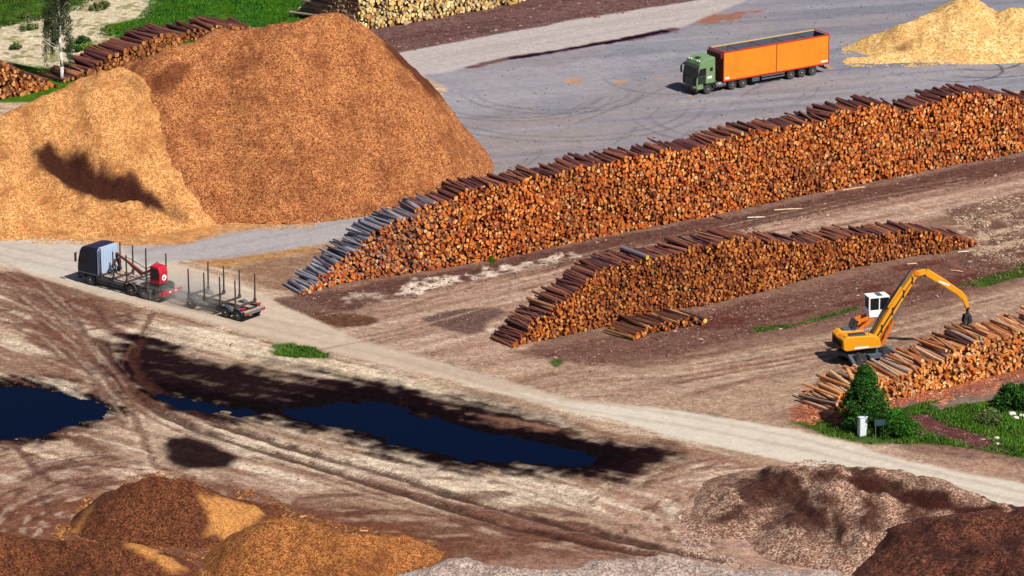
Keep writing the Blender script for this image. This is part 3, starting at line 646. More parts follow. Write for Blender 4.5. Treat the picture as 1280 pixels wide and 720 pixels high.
heap('bark_mound', f_e, (6, 50, 250, 300), mc_bark, 'broad furrowed mound of pale and purple brown bark beside the pale road', 'bark mound',
     stain_or_lit=[([(1000, 586), (1053, 590), (1086, 593), (1136, 611), (1186, 623), (1246, 635), (1280, 649), (1276, 664), (1230, 650), (1180, 640), (1120, 626), (1060, 606), (1020, 602)], 1.0), ([(1100, 598), (1180, 620), (1250, 638), (1290, 655), (1280, 668), (1200, 648), (1120, 622)], 1.0), ([(890, 652), (930, 628), (975, 596), (990, 604), (960, 634), (915, 658)], .85),
            ([(975, 595), (1000, 600), (990, 625), (960, 640), (930, 655), (900, 662), (925, 640), (950, 620)], 0.8), ([(965, 620), (995, 618), (985, 650), (960, 665), (945, 668)], 0.7),
            ([(1015, 622), (1045, 620), (1062, 640), (1058, 668), (1040, 672), (1030, 645)], 0.8), ([(1075, 622), (1095, 620), (1108, 640), (1110, 668), (1085, 672), (1072, 655)], 0.85),
            ([(1130, 636), (1150, 630), (1158, 655), (1140, 660)], 0.7), ([(1020, 590), (1050, 592), (1060, 602), (1030, 603)], 0.8), ([(1120, 670), (1140, 690), (1125, 700), (1105, 690)], 0.5), ([(1000, 660), (1020, 680), (1000, 700), (985, 690)], 0.35)], res=0.16, sf=lambda x, y, h: .9 * sstep(-.08, .20, -gul(x, y, 97) + .35 * fbm(x, y, .9, 3, 5)) * sstep(.5, 1.3, h))
f_f = heap_fn([[g(1180, 655, 3.0), g(1225, 644, 3.4), g(1290, 650, 3.6), g(1360, 660, 3.6)], ([g(1180, 655, 3.0), g(1160, 700, 2.4), g(1140, 740, 2.0)], 0.5), ([g(1250, 690, 3.3), g(1330, 700, 3.4)], 0.4)], 0.5, 0.6, 103, 0.3, 0.5)
heap('bark_mound', f_f, (18, 50, 246, 290), mc_red, 'dark red brown bark mound in the bottom corner against the pale furrowed mound', 'bark mound', res=0.16)

# ------------------------------------------------------------------ log stacks
def logs_mesh(name, A, B, r1, r2, bc, ec, n=7, rings=1, bend=0.0, ph=None):
    """A,B (N,3) ends; bc, ec (N,3) bark and end colours"""
    A = np.asarray(A, float); B = np.asarray(B, float); Nn = len(A)
    d = B - A; L = np.linalg.norm(d, axis=1)[:, None]; d = d / L
    up = np.tile([0, 0, 1.0], (Nn, 1)); sx = np.cross(d, up); sx /= np.linalg.norm(sx, axis=1)[:, None]; sy = np.cross(sx, d)
    if ph is None: ph = rs.rand(Nn) * 6.28
    th = ph[:, None] + np.arange(n)[None, :] * 2 * np.pi / n
    wob = 1 + 0.10 * (rs.rand(Nn, n) - 0.5) * 2
    rows = []
    for k in range(rings + 1):
        t = k / rings; c = A + (B - A) * t + (sy * bend * math.sin(math.pi * t) + sx * bend * 0.6 * math.sin(math.pi * t * 2))
        r = (r1 * (1 - t) + r2 * t)[:, None] * wob
        rows.append(c[:, None, :] + (np.cos(th) * r)[..., None] * sx[:, None, :] + (np.sin(th) * r)[..., None] * sy[:, None, :])
    V = np.stack(rows, 1)                         # N, rings+1, n, 3
    per = (rings + 1) * n; base = np.arange(Nn)[:, None, None, None] * per
    k = np.arange(rings)[:, None] * n; i = np.arange(n)[None, :]
    q = np.stack([k + i, k + (i + 1) % n, k + n + (i + 1) % n, k + n + i], -1)[None]  # 1,rings,n,4
    q = (base + q).reshape(-1, 4)
    c0 = (np.arange(Nn)[:, None] * per + np.arange(n)[None, ::-1]); c1 = (np.arange(Nn)[:, None] * per + rings * n + np.arange(n)[None, :])
    loops = np.concatenate([q.ravel(), c0.ravel(), c1.ravel()])
    tot = np.concatenate([np.full(len(q), 4), np.full(2 * Nn, n)])
    me = raw_mesh(name, V.reshape(-1, 3), loops, tot, [M['log']])
    fcol = np.concatenate([np.repeat(bc, rings * n, 0), ec, ec * 0.95]); fcol = np.concatenate([fcol, np.ones((len(fcol), 1))], 1)
    add_attr(me, 'lc', 'FLOAT_COLOR', 'FACE', fcol); return me

def pick(cols, wts, N_, k=None, jit=0.12):
    c = np.array([alb(q, k) for q in cols]); i = rs.choice(len(cols), N_, p=np.array(wts) / sum(wts))
    j = rs.choice(len(cols), N_, p=np.array(wts) / sum(wts)); t = rs.rand(N_, 1) * 0.5
    return np.clip((c[i] * (1 - t) + c[j] * t) * (1 + jit * rs.randn(N_, 1)), 0.004, 0.8)

def along(P, u):
    s = np.concatenate([[0], np.cumsum(np.hypot(*np.diff(P, axis=0).T))])
    return np.stack([np.interp(u, s, P[:, 0]), np.interp(u, s, P[:, 1])], -1), s[-1]
def profile(base, top):
    """top edge pixels -> (distance along the base line, height)"""
    s = np.concatenate([[0], np.cumsum(np.hypot(*np.diff(base, axis=0).T))]); out = []
    for px, py in top:
        dx, dy, dz = ray(px, py); best = None
        for i in range(len(base) - 1):
            a, b = base[i], base[i + 1]; e = b - a
            den = dx * e[1] - dy * e[0]
            t = (a[0] * e[1] - a[1] * e[0]) / den; w = (t * dx - a[0]) * e[0] + (t * dy - a[1]) * e[1]; w /= e @ e
            lo = -9 if i == 0 else 0; hi = 9 if i == len(base) - 2 else 1
            if lo <= w <= hi: best = (s[i] + w * math.hypot(*e), CAM_H + dz * t); break
        if best: out.append(best)
    return np.array(sorted(out))
CAND = []      # every log that lies open on a stack: candidates for objects of their own
def stack(name, label, base_px, top_px, axis, length, dia, ends, barks, greyend=None, seed=1, toplift=0.0, topj=0.10, lift=0.1, jout=0.10):
    base = GP(base_px); prof = profile(base, top_px); total = along(base, 0)[1]
    ax = np.array([axis[0], axis[1], 0.0]); ax /= np.linalg.norm(ax)
    u0, u1 = prof[0, 0] - 0.2, prof[-1, 0] + 0.2; lay = dia * 0.86
    hmax = prof[:, 1].max(); us, zs, isup = [], [], []
    rsx = np.random.RandomState(seed)
    colh = lambda u: np.interp(u, prof[:, 0], prof[:, 1])
    bumps = lambda u: 0.22 * fbm(np.asarray(u) , np.zeros_like(u), 0.55, 3, seed) + 0.24 * vnoise(np.asarray(u), np.zeros_like(u), 1.3, seed + 2)
    k = 0
    while True:
        z = dia * 0.5 + k * lay
        if z > hmax + 0.5: break
        u = np.arange(u0 + (k % 2) * dia / 2, u1, dia)
        h = colh(u) + bumps(u) - dia * 0.4
        m = z <= h; u, h = u[m], h[m]
        us.append(u); zs.append(np.full(len(u), z)); isup.append((z + lay > h)); k += 1
    u = np.concatenate(us); z = np.concatenate(zs); up = np.concatenate(isup); n_ = len(u)
    # warp the packing so that no rows show
    uw = u + dia * 0.6 * vnoise(u, z, 1.3, seed) + rsx.randn(n_) * dia * 0.17
    zw = np.maximum(z + dia * 0.5 * vnoise(u, z, 1.1, seed + 4) * np.clip(z * 2 - .4, 0, 1) + rsx.randn(n_) * dia * 0.15, dia * 0.45)
    r = dia / 2 * np.clip(1.10 + 0.28 * rsx.randn(n_), 0.6, 1.8)
    zw = zw + up * toplift
    p, _ = along(base, uw)
    # beyond either end of the base line keep going straight
    e0 = base[0] - base[1]; e0 /= np.linalg.norm(e0); e1 = base[-1] - base[-2]; e1 /= np.linalg.norm(e1)
    p = p + np.clip(-uw, 0, None)[:, None] * e0 + np.clip(uw - total, 0, None)[:, None] * e1
    yaw = rsx.randn(n_) * np.where(up, topj, 0.025) + up * 0.10 * vnoise(u, z * 0, 0.5, seed + 8)
    pit = rsx.randn(n_) * np.where(up, 0.03, 0.01)
    ca, sa = np.cos(yaw), np.sin(yaw)
    d = np.stack([ax[0] * ca - ax[1] * sa, ax[0] * sa + ax[1] * ca, np.sin(pit)], -1)
    outj = rsx.randn(n_) * jout - (rsx.rand(n_) < .12) * rsx.rand(n_) * .5 + up * rsx.randn(n_) * 0.18 + .25 * vnoise(u, z, .5, seed + 5); L = length * (1 + 0.03 * rsx.randn(n_)) 
    zb = gheight(p[:, 0], p[:, 1])
    Fp = np.concatenate([p, (zw + zb * 0 + 0.02)[:, None]], 1) + d * outj[:, None]
    Bp = Fp - d * L[:, None]
    # ends keep clear of the soil
    Bp[:, 2] = np.maximum(Bp[:, 2], r * 0.9)
    outj = outj
    bc = pick(barks[0], barks[1], n_); ec = pick(ends[0], ends[1], n_)
    tone = 1 + .38 * fbm(u, z * 1.6, .22, 4, seed + 3) + .22 * vnoise(u, z, 1.1, seed + 6); ec = ec * np.clip(tone, .45, 1.5)[:, None]
    gw = (rsx.rand(n_) < .05)[:, None]; ec = np.where(gw, ec * .4 + alb((120, 105, 95)) * .5, ec)
    if greyend is not None:
        gm = sstep(greyend[1], greyend[0], uw + 2.0 * rsx.randn(n_) * 0.5)[:, None]; bc = bc * (1 - gm) + pick([(150, 146, 158), (116, 110, 122), (190, 186, 196), (90, 80, 88)], [4, 4, 2, 2], n_) * gm
    dist = np.hypot(Fp[:, 0], Fp[:, 1]); mid = (Fp + Bp) / 2
    scx = mid[:, 0] / mid[:, 1] * F_PX / 0.955 + 640
    up2 = up & (scx > -5) & (scx < 1285)
    st = dict(name=name, label=label, A=Fp, B=Bp, r=r, bc=bc, ec=ec, n=n_, u=uw, total=total, scx=scx)
    for j in np.where(up2)[0]: CAND.append((r[j] * (length / 3) / dist[j] ** 2, st, j))
    return st
E_OR = ([(235, 132, 50), (246, 168, 92), (212, 104, 38), (165, 74, 30), (92, 40, 20), (255, 205, 140)], [6, 3.5, 6, 4, 1.6, 1.0])
E_MID = ([(222, 128, 48), (236, 160, 84), (190, 96, 36), (138, 66, 28), (84, 38, 20), (226, 184, 92)], [5, 2.5, 6, 4, 2.2, .6])
E_NEAR = ([(244, 146, 60), (252, 182, 102), (228, 116, 42), (180, 95, 45), (255, 220, 160)], [5, 4, 4, 2, 1.5])
E_YEL = ([(252, 214, 130), (240, 190, 105), (255, 236, 180), (200, 150, 80), (140, 100, 60)], [5, 4, 4, 2, 1])
B_RED = ([(132, 76, 60), (108, 60, 56), (162, 100, 76), (92, 58, 60), (178, 120, 90), (70, 42, 42)], [4, 4, 3, 3, 1.2, 2])
B_NEAR = ([(218, 145, 90), (186, 112, 70), (240, 185, 130), (118, 78, 68), (215, 195, 185), (90, 58, 50)], [4, 4, 3, 2, 1.5, 1.5])
B_PURP = ([(112, 66, 70), (88, 50, 56), (135, 84, 84), (160, 110, 105)], [4, 4, 3, 1])

STK = []
STK.append(stack('log_stack', 'long orange ended log stack beside the paved yard', [(378, 368), (427, 355), (500, 344), (570, 333), (640, 321), (714, 304), (853, 277), (1020, 242), (1053, 236), (1160, 213), (1280, 189), (1360, 172)],
    [(372, 366), (394, 352), (417, 331), (445, 311), (468, 291), (494, 275), (523, 263), (550, 253), (594, 234), (660, 223), (727, 208), (780, 198), (850, 184), (863, 186), (896, 174), (946, 161), (1000, 153), (1026, 147), (1060, 136), (1086, 130), (1110, 134), (1136, 137), (1160, 130), (1186, 120), (1236, 115), (1276, 121), (1360, 128)],
    (0.56, -0.83), 3.1, 0.245, E_OR, B_RED, (9.0, 16.0), 3))
STK.append(stack('log_stack', 'middle log stack of reddish bark logs between the two dirt lanes', [(640, 434), (680, 425), (757, 408), (853, 387), (900, 378), (953, 364), (1053, 338), (1120, 324), (1186, 315), (1226, 306)],
    [(634, 437), (640, 430), (656, 414), (673, 397), (689, 384), (709, 368), (724, 357), (744, 342), (764, 330), (789, 324), (810, 323), (853, 315), (886, 303), (918, 296), (944, 296), (983, 302), (1010, 306), (1042, 298), (1066, 292), (1090, 294), (1114, 289), (1143, 284), (1167, 291), (1185, 292), (1203, 296), (1218, 300), (1228, 307)],
    (0.60, -0.80), 3.0, 0.21, E_MID, B_RED, None, 5))
STK.append(stack('log_stack', 'near stack of bright peeled orange logs beside the yellow excavator', [(1036, 519), (1062, 513), (1107, 501), (1150, 491), (1207, 478), (1277, 461), (1380, 436)],
    [(1030, 522), (1037, 515), (1046, 503), (1056, 494), (1064, 488), (1080, 488), (1092, 481), (1102, 476), (1116, 468), (1140, 463), (1152, 456), (1166, 450), (1180, 446), (1192, 436), (1215, 428), (1225, 419), (1247, 421), (1277, 412), (1380, 392)],
    (0.50, -0.86), 3.9, 0.25, E_NEAR, B_NEAR, None, 7, 0.03, 0.17, 0.1, 0.16))
STK.append(stack('log_stack', 'far reddish log stack behind the brown chip heap', [(60, 112), (83, 104), (160, 81), (200, 68), (233, 52), (320, 38)],
    [(76, 104), (90, 96), (112, 85), (133, 74), (157, 60), (187, 50), (205, 41), (216, 40), (226, 44), (246, 34), (263, 33), (287, 31), (305, 33), (320, 37)],
    (0.62, -0.78), 4.2, 0.34, ([(190, 115, 55), (215, 150, 80), (140, 75, 38), (90, 45, 28)], [4, 3, 3, 2]), B_RED, None, 9, 0.05, 0.10))
STK.append(stack('log_stack', 'stack of orange ended logs at the far edge beside the birch', [(-60, 132), (0, 125), (36, 118), (76, 107), (90, 103)],
    [(-60, 78), (-20, 74), (0, 75), (18, 84), (45, 96), (76, 105), (84, 106)], (0.66, -0.75), 3.2, 0.33,
    ([(205, 120, 52), (230, 165, 95), (150, 75, 35), (80, 38, 24)], [4, 3, 3, 3]), B_RED, None, 12))
STK.append(stack('log_stack', 'pale yellow ended log stack behind the upper road', [(398, 26), (450, 38), (477, 35), (505, 31), (560, 20), (640, 6), (720, -12), (860, -40)],
    [(400, 22), (405, 15), (415, 2), (430, -14), (480, -26), (560, -36), (640, -50), (700, -52), (760, -56), (860, -66)], (0.66, -0.75), 4.2, 0.36, E_YEL, ([(150, 120, 105), (110, 80, 76), (196, 172, 150)], [3, 3, 2]), None, 14))
STK.append(stack('log_stack', 'low pile of long dark logs against the front of the middle stack', [(788, 424), (808, 419), (827, 415), (852, 410), (872, 406)],
    [(786, 421), (792, 416), (807, 411), (815, 408), (827, 404), (838, 402), (852, 399), (866, 401), (874, 404)], (0.66, -0.75), 3.2, 0.25, E_MID, ([(96, 58, 44), (120, 72, 50), (70, 42, 36), (215, 160, 95)], [4, 3, 3, 1.2]), None, 17, 0.02, 0.08))
NAMES = [('weathered grey log on the sloping end of the long stack by the grey lane', 'reddish brown log lying open on top of the long stack'),
         ('reddish log lying open on top of the middle stack between the dirt lanes',) * 2, ('bright peeled log lying open on the near stack beside the excavator',) * 2,
         ('dark reddish log on top of the far stack behind the brown chip heap',) * 2, ('log on top of the stack beside the birch',) * 2,
         ('log lying open on the pale yellow stack behind the upper road',) * 2, ('dark log in the low pile leaning on the middle stack',) * 2]
CAND.sort(key=lambda q: -q[0])
taken = {id(s): set() for s in STK}
for sc_, st, j in CAND[:292]:
    taken[id(st)].add(j); A = st['A'][j]; B = st['B'][j]; c = (A + B) / 2
    me = logs_mesh('log', [A - c], [B - c], st['r'][j:j + 1], st['r'][j:j + 1] * 0.92, st['bc'][j:j + 1], st['ec'][j:j + 1], 10, 4, 0.03 * rs.randn())
    o = link(bpy.data.objects.new('log', me)); o.location = c
    k = STK.index(st); grey = k == 0 and st['u'][j] < 12.5
    tag(o, NAMES[k][0] if grey or k else NAMES[k][1], 'log', ('grey logs on the end of the long stack' if grey else ['top logs of the long stack', 'top logs of the middle stack', 'top logs of the near peeled stack', 'top logs of the far stack', 'top logs of the stack by the birch', 'top logs of the yellow stack', 'logs of the low pile'][k]))
for st in STK:
    keep = np.array([j for j in range(st['n']) if j not in taken[id(st)]])
    me = logs_mesh(st['name'], st['A'][keep], st['B'][keep], st['r'][keep], st['r'][keep] * 0.95, st['bc'][keep], st['ec'][keep], 7)
    o = link(bpy.data.objects.new(st['name'], me)); tag(o, st['label'], 'log stack', kind='stuff')
    print('stack', len(keep), len(taken[id(st)]))
# single logs apart from the stacks
def one_log(a, b, r, bc, ec, label, name='log', cat='log', group=None):
    a = np.array(a, float); b = np.array(b, float); c = (a + b) / 2
    me = logs_mesh(name, [a - c], [b - c], np.array([r]), np.array([r * 0.95]), np.array([alb(bc)]), np.array([alb(ec)]), 12, 4, 0.02)
    o = link(bpy.data.objects.new(name, me)); o.location = c; tag(o, label, cat, group); return o
a = G(881.5, 401.5, .2); one_log(a, (a[0] - 2.0, a[1] + 2.3, .22), .24, (66, 44, 44), (250, 215, 110), 'thick dark log with a bright yellow end lying alone right of the low pile')
a = G(808, 323, 5.2)
stm = STK[1]; i_ = np.argmin(np.abs(stm['scx'] - 806) + (stm['A'][:, 2] < 3) * 1e3); tA = stm['A'][i_]
zt = max(stm['A'][np.abs(stm['u'] - stm['u'][i_]) < 0.8][:, 2]) + 0.27
one_log((tA[0] + .25, tA[1] - .3, zt), (tA[0] - 1.9, tA[1] + 2.3, zt + .05), .2, (130, 118, 126), (225, 205, 70), 'thick grey log with a yellow end lying on top of the middle stack')

# ------------------------------------------------------------------ wheels and vehicles
def wheel(parent, x, y, r=0.5, w=0.3, side=1, rim='rim', dual=False):
    """axle along y; side = +1 faces +y"""
    mb = MB(); s = side; w2 = w * (1.9 if dual else 1)
    mb.lathe([(r * .62, -s * w2), (r * .93, -s * w2), (r, -s * w2 * .85), (r, -s * w * .15), (r * .93, 0), (r * .62, 0)], M['rubber'], 'y', (0, 0, 0), 26)
    for k in range(26):
        t = 2 * math.pi * k / 26; Mx = Matrix.Rotation(t, 4, 'Y') @ Matrix.Translation((r, -s * w2 / 2, 0))
        mb.box(-.012, .014, -w2 * .4, w2 * .4, -.03, .03, M['rubber'], Mx)
    o = mb.build('wheel', parent); o.location = (x, y, r)
    rb = MB(); rb.lathe([(r * .60, -s * .10), (r * .60, -s * .005), (r * .52, s * .004), (r * .44, -s * .07), (r * .22, -s * .07), (r * .20, s * .02), (r * .08, s * .035)], M[rim], 'y', (0, 0, 0), 22)
    for k in range(8):
        t = 2 * math.pi * k / 8; rb.cyl((math.cos(t) * r * .31, -s * .07, math.sin(t) * r * .31), (math.cos(t) * r * .31, -s * .04, math.sin(t) * r * .31), .025, M['black'], 6)
    rb.build('rim', o, smooth=True)
    return o
def fender(parent, x, y0, y1, r, mat, z=0.5, a0=15, a1=165):
    mb = MB(); n = 9; P = []
    for k in range(n + 1):
        t = R(a0 + (a1 - a0) * k / n); P.append((x + math.cos(t) * r, z + math.sin(t) * r))
    Q = [(x + (p[0] - x) * .95, z + (p[1] - z) * .95) for p in P][::-1]
    for k in range(n):
        mb.prism([P[k], P[k + 1], Q[n - k - 1], Q[n - k]], y0, y1, mat)
    return mb.build('fender', parent)

# --- green tractor with orange bin trailer
pf = G(840 + 262 / 5.818, 20 + 568 / 5.818); hd = R(213.5)
fw = Vector((math.cos(hd), math.sin(hd))); lf = Vector((-fw.y, fw.x))      # near side of the lorry is its left side
org = Vector(pf[:2]) - lf * 1.22
T = empty('articulated_lorry', (org.x, org.y, 0.0), hd, label='green articulated lorry with a long orange open top bin trailer on the paved yard', cat='lorry')
mb = MB()
side = [(1.42, .55), (1.46, 1.25), (1.40, 1.95), (1.12, 2.95), (.95, 3.35), (.4, 3.62), (-.55, 3.78), (-.85, 3.74), (-.9, 1.1), (.62, 1.1), (.55, .62)]
mb.prism(side, -1.22, 1.22, M['green_cab']); cab = mb.build('cab', T, 0.06)
w = MB(); w.prism([(1.425, 1.86), (1.145, 2.98), (1.175, 2.99), (1.455, 1.87)], -1.19, 1.19, M['glass']); w.build('windscreen', cab)
w = MB(); w.prism([(1.25, 2.92), (1.55, 2.86), (1.58, 2.93), (1.12, 3.12)], -1.18, 1.18, M['black']); w.build('sun_visor', cab)
for s in (-1, 1):
    w = MB(); w.prism([(1.28, 1.98), (1.08, 2.72), (.28, 2.78), (.28, 1.98)], s * 1.225, s * 1.24, M['glass']); w.build('side_window', cab)
    w = MB(); w.prism([(1.30, 1.15), (1.28, 1.94), (.30, 1.94), (.30, 1.15)], s * 1.224, s * 1.236, M['green_dark']); w.cyl((.42, s * 1.24, 1.75), (.58, s * 1.24, 1.75), .03, M['black'], 6); w.build('door', cab)
    w = MB(); w.box(-.55, -.2, s * 1.222, s * 1.236, 2.35, 2.75, M['glass']); w.build('sleeper_window', cab, .01)
    w = MB(); w.box(-.45, .1, s * 1.222, s * 1.234, 1.62, 1.86, M['white']); w.build('white_marking', cab)
    w = MB(); w.bar((1.35, s * 1.24, 2.75), (1.50, s * 1.48, 2.70), .04, .04, M['black']); w.box(1.42, 1.54, s * 1.42 - .1, s * 1.42 + .1, 1.95, 2.7, M['black']); w.build('mirror', cab, .02)
    w = MB(); w.box(1.44, 1.50, s * .85 - .2, s * .85 + .2, .78, .98, M['lamp']); w.build('headlight', cab, .02)
w = MB(); w.box(1.30, 1.52, -1.22, 1.22, .38, .76, M['black']); w.build('bumper', cab, .04)
w = MB(); w.box(1.45, 1.49, -1.12, 1.12, 1.0, 1.84, M['black'])
for k in range(5): w.box(1.49, 1.51, -.70, .70, 1.10 + k * .15, 1.16 + k * .15, M['steel'])
w.build('grille', cab)
w = MB()
for y in (-.75, -.25, .25, .75): w.cyl((1.52, y, .42), (1.58, y, 1.0), .035, M['steel'], 8)
w.cyl((1.55, -1.0, .72), (1.55, 1.0, .72), .035, M['steel'], 8); w.build('bull_bar', cab)
w = MB(); w.box(.15, .62, -.3, .3, 3.60, 3.68, M['black']); w.build('roof_hatch', cab, .02)
w = MB()
for y in (-.9, -.5, .5, .9): w.cyl((.86, y, 3.46), (.98, y, 3.48), .09, M['lamp'], 10)
w.cyl((.9, -1.1, 3.40), (.9, 1.1, 3.40), .02, M['steel'], 6); w.build('lamp_bar', cab)
w = MB(); w.box(-5.2, .4, -.42, .42, .72, .98, M['frame']); w.box(-3.2, -1.0, -.5, .5, .98, 1.05, M['frame']); w.cyl((-3.7, 0, .98), (-3.7, 0, 1.13), .5, M['black'], 16); w.build('chassis', T)
for s in (-1, 1):
    w = MB(); w.cyl((-1.0, s * .95, .72), (-2.25, s * .95, .72), .29, M['steel'], 18)
    for x in (-1.25, -2.0): w.cyl((x - .02, s * .95, .72), (x + .02, s * .95, .72), .30, M['frame'], 18)
    w.build('fuel_tank', T, smooth=True)
    w = MB(); w.box(-.95, -.68, s * .7, s * 1.15, .45, .8, M['black']); w.build('cab_step', T, .02)
w = MB(); w.cyl((-1.05, -.95, 1.0), (-1.05, -.95, 3.5), .08, M['steel'], 10); w.build('exhaust_stack', T)
for x in (0.0,):
    for s in (-1, 1): wheel(T, x, s * 1.22, .50, .32, s)
for x in (-3.1, -4.42):
    for s in (-1, 1):
        wheel(T, x, s * 1.22, .50, .30, s, dual=True); fender(T, x, s * .6, s * 1.22, .62, M['frame'])
for x in (-10.56, -11.95, -13.37):
    for s in (-1, 1): wheel(T, x, s * 1.22, .50, .34, s)
x0, x1, zb, zt = -15.3, -1.9, 1.16, 4.02
bn = MB(); t = .07
bn.box(x0, x1, -1.26, 1.26, zb, zb + .1, M['bin_in'])
for s in (-1, 1):
    for q0, q1, mt in ((0, t / 2, M['orange']), (t / 2, t, M['bin_in'])):
        ya, yb = s * (1.27 - q0), s * (1.27 - q1)
        bn.box(x0, x1, min(ya, yb), max(ya, yb), zb - .12 if mt is M['orange'] else zb + .1, zt, mt)
bin_ = bn.build('trailer_bin', T)
w = MB(); w.box(x1 - .03, x1 + .05, -1.27, 1.27, zb - .1, zt - .02, M['dark_red']); w.box(x1 - .06, x1 - .032, -1.19, 1.19, zb + .1, zt - .02, M['bin_in']); w.build('front_wall', bin_)
w = MB(); w.box(x0 - .06, x0 - .002, -1.27, 1.27, zb - .1, zt - .02, M['orange']); w.box(x0, x0 + .03, -1.19, 1.19, zb + .1, zt - .02, M['bin_in'])
for y in (-.8, -.4, .4, .8): w.cyl((x0 - .09, y, zb), (x0 - .09, y, zt - .1), .025, M['steel'], 6)
w.build('rear_door', bin_)
for s, mt in ((1, M['red_edge']), (-1, M['yellow_rim'])):
    w = MB(); w.box(x0 - .06, x1 + .06, s * 1.23 - .07, s * 1.23 + .07, zt + .003, zt + .1, mt); w.build('top_rail', bin_)
    w = MB(); w.box(x0 - .06, x1 + .06, s * 1.285 - .015, s * 1.285 + .015, zb - .16, zb - .02, M['red_edge']); w.build('bottom_rail', bin_)
w = MB(); w.box(x1 - .04, x1 + .07, -1.30, 1.30, zt + .10, zt + .16, M['red_edge']); w.box(x0 - .07, x0 + .02, -1.30, 1.30, zt + .102, zt + .16, M['red_edge']); w.build('end_rail', bin_)
w = MB()
for s in (-1, 1):
    w.box(-8.64, -8.54, s * 1.272, s * 1.30, zb - .02, zt, M['red_edge'])
    w.box(x1 - .02, x1 + .07, s * 1.272, s * 1.31, zb - .02, zt, M['red_edge']); w.box(x0 - .07, x0 + .03, s * 1.272, s * 1.31, zb - .02, zt, M['red_edge'])
w.build('side_post', bin_)
w = MB()
for k in range(4): w.cyl((-4.2 - k * 2.9, -1.2, zt - .1), (-4.2 - k * 2.9, 1.2, zt - .1), .03, M['frame'], 6)
w.build('cross_brace', bin_)
w = MB(); w.box(-2.6, -2.1, 1.274, 1.29, zb + .08, zb + .28, M['white']); w.build('white_plate', bin_)
w = MB(); w.box(x0 + .1, x0 + .95, 1.274, 1.29, zb + .12, zb + .26, M['white']); w.build('white_plate', bin_)
# tarp roll frame at the front
w = MB(); w.box(x1 + .06, x1 + .35, -1.2, 1.2, 3.45, 3.98, M['dark_red']); w.build('tarp_housing', bin_, .03)
w = MB(); w.box(-15.1, -2.4, -.45, .45, .88, 1.055, M['frame']); w.box(-6.0, -5.8, -.7, .7, .3, .9, M['frame'])
for x in (-10.56, -11.95, -13.37): w.cyl((x, -1.0, .5), (x, 1.0, .5), .08, M['frame'], 8)
w.build('trailer_chassis', T)
for s in (-1, 1):
    w = MB(); w.box(-6.5, -5.6, s * .75, s * 1.2, .45, 1.0, M['chassis']); w.build('tool_box', T, .02)
    w = MB()
    for z in (.52, .80): w.box(-9.7, -6.8, s * 1.2 - .03, s * 1.2 + .03, z, z + .12, M['steel'])
    for x in (-6.9, -8.2, -9.6): w.box(x - .03, x + .03, s * 1.16 - .02, s * 1.16 + .005, .5, 1.0, M['frame'])
    w.build('side_guard', T)
    for x in (-10.56, -11.95, -13.37): fender(T, x, s * .85, s * 1.2, .58, M['black'], .5, 35, 145)
w = MB(); w.box(-15.2, -15.05, -1.15, 1.15, .45, .62, M['black'])
for y in (-.7, .7): w.box(-15.15, -15.02, y - .05, y + .05, .6, 1.0, M['frame'])
w.build('underrun_bar', T)
for s in (-1, 1):
    w = MB(); w.box(-15.24, -15.2, s * .95 - .2, s * .95 + .2, .47, .60, M['lamp_red']); w.build('tail_light', T)

# --- blue timber truck
def cpt(x, y): return (80 + x / 4.923, 280 + y / 4.923)
pf = G(*cpt(160, 378)); hd = R(180 - 38.3); fw = Vector((math.cos(hd), math.sin(hd))); lf = Vector((-fw.y, fw.x))
org = Vector(pf[:2]) - lf * 1.22
T = empty('timber_truck', (org.x, org.y, 0.0), hd, label='dark blue timber truck with empty stakes and a red crane driving on the gravel road', cat='truck')
mb = MB()
mb.prism([(1.38, .6), (1.44, 1.3), (1.38, 2.0), (1.12, 3.0), (.85, 3.35), (.1, 3.5), (-.85, 3.52), (-.9, 1.05), (.62, 1.05), (.55, .65)], -1.22, 1.22, M['blue_cab']); cab = mb.build('cab', T, .07)
w = MB(); w.prism([(1.405, 2.02), (1.165, 2.92), (1.185, 2.93), (1.425, 2.03)], -1.12, 1.12, M['glass']); w.build('windscreen', cab)
w = MB(); w.box(1.28, 1.50, -1.22, 1.22, .38, .8, M['blue_cab']); w.build('bumper', cab, .04)
w = MB(); w.box(1.43, 1.47, -.75, .75, 1.05, 1.85, M['black'])
for k in range(5): w.box(1.47, 1.49, -.72, .72, 1.10 + k * .15, 1.15 + k * .15, M['steel'])
w.build('grille', cab)
for s in (-1, 1):
    w = MB(); w.prism([(1.26, 2.0), (1.06, 2.75), (.26, 2.82), (.26, 2.0)], s * 1.225, s * 1.24, M['glass']); w.build('side_window', cab)
    w = MB(); w.prism([(1.28, 1.1), (1.26, 1.96), (.26, 1.96), (.26, 1.1)], s * 1.224, s * 1.236, M['blue_cab']); w.cyl((.36, s * 1.25, 1.7), (.52, s * 1.25, 1.7), .03, M['black'], 6); w.build('door', cab)
    w = MB(); w.bar((1.3, s * 1.24, 2.8), (1.45, s * 1.46, 2.72), .04, .04, M['black']); w.box(1.38, 1.5, s * 1.42 - .1, s * 1.42 + .1, 1.95, 2.75, M['black']); w.build('mirror', cab, .02)
    w = MB(); w.box(1.42, 1.49, s * .85 - .2, s * .85 + .2, .84, 1.02, M['lamp']); w.build('headlight', cab, .02)
    w = MB(); w.box(-.9, 1.2, s * 1.223, s * 1.245, 1.02, 1.10, M['steel']); w.build('trim_strip', cab)
    wheel(T, 0, s * 1.22, .50, .32, s); fender(T, 0, s * .75, s * 1.235, .60, M['blue_cab'], .5, 10, 170)
w = MB()
w.box(-1.12, -1.0, -1.25, 1.25, 1.05, 3.25, M['pale_wall']); w.prism([(-1.25, 3.25), (-1.0, 3.55), (1.0, 3.55), (1.25, 3.25)], -1.12, -1.0, M['pale_wall'], 'yz')
hb = w.build('headboard', T)
w = MB()
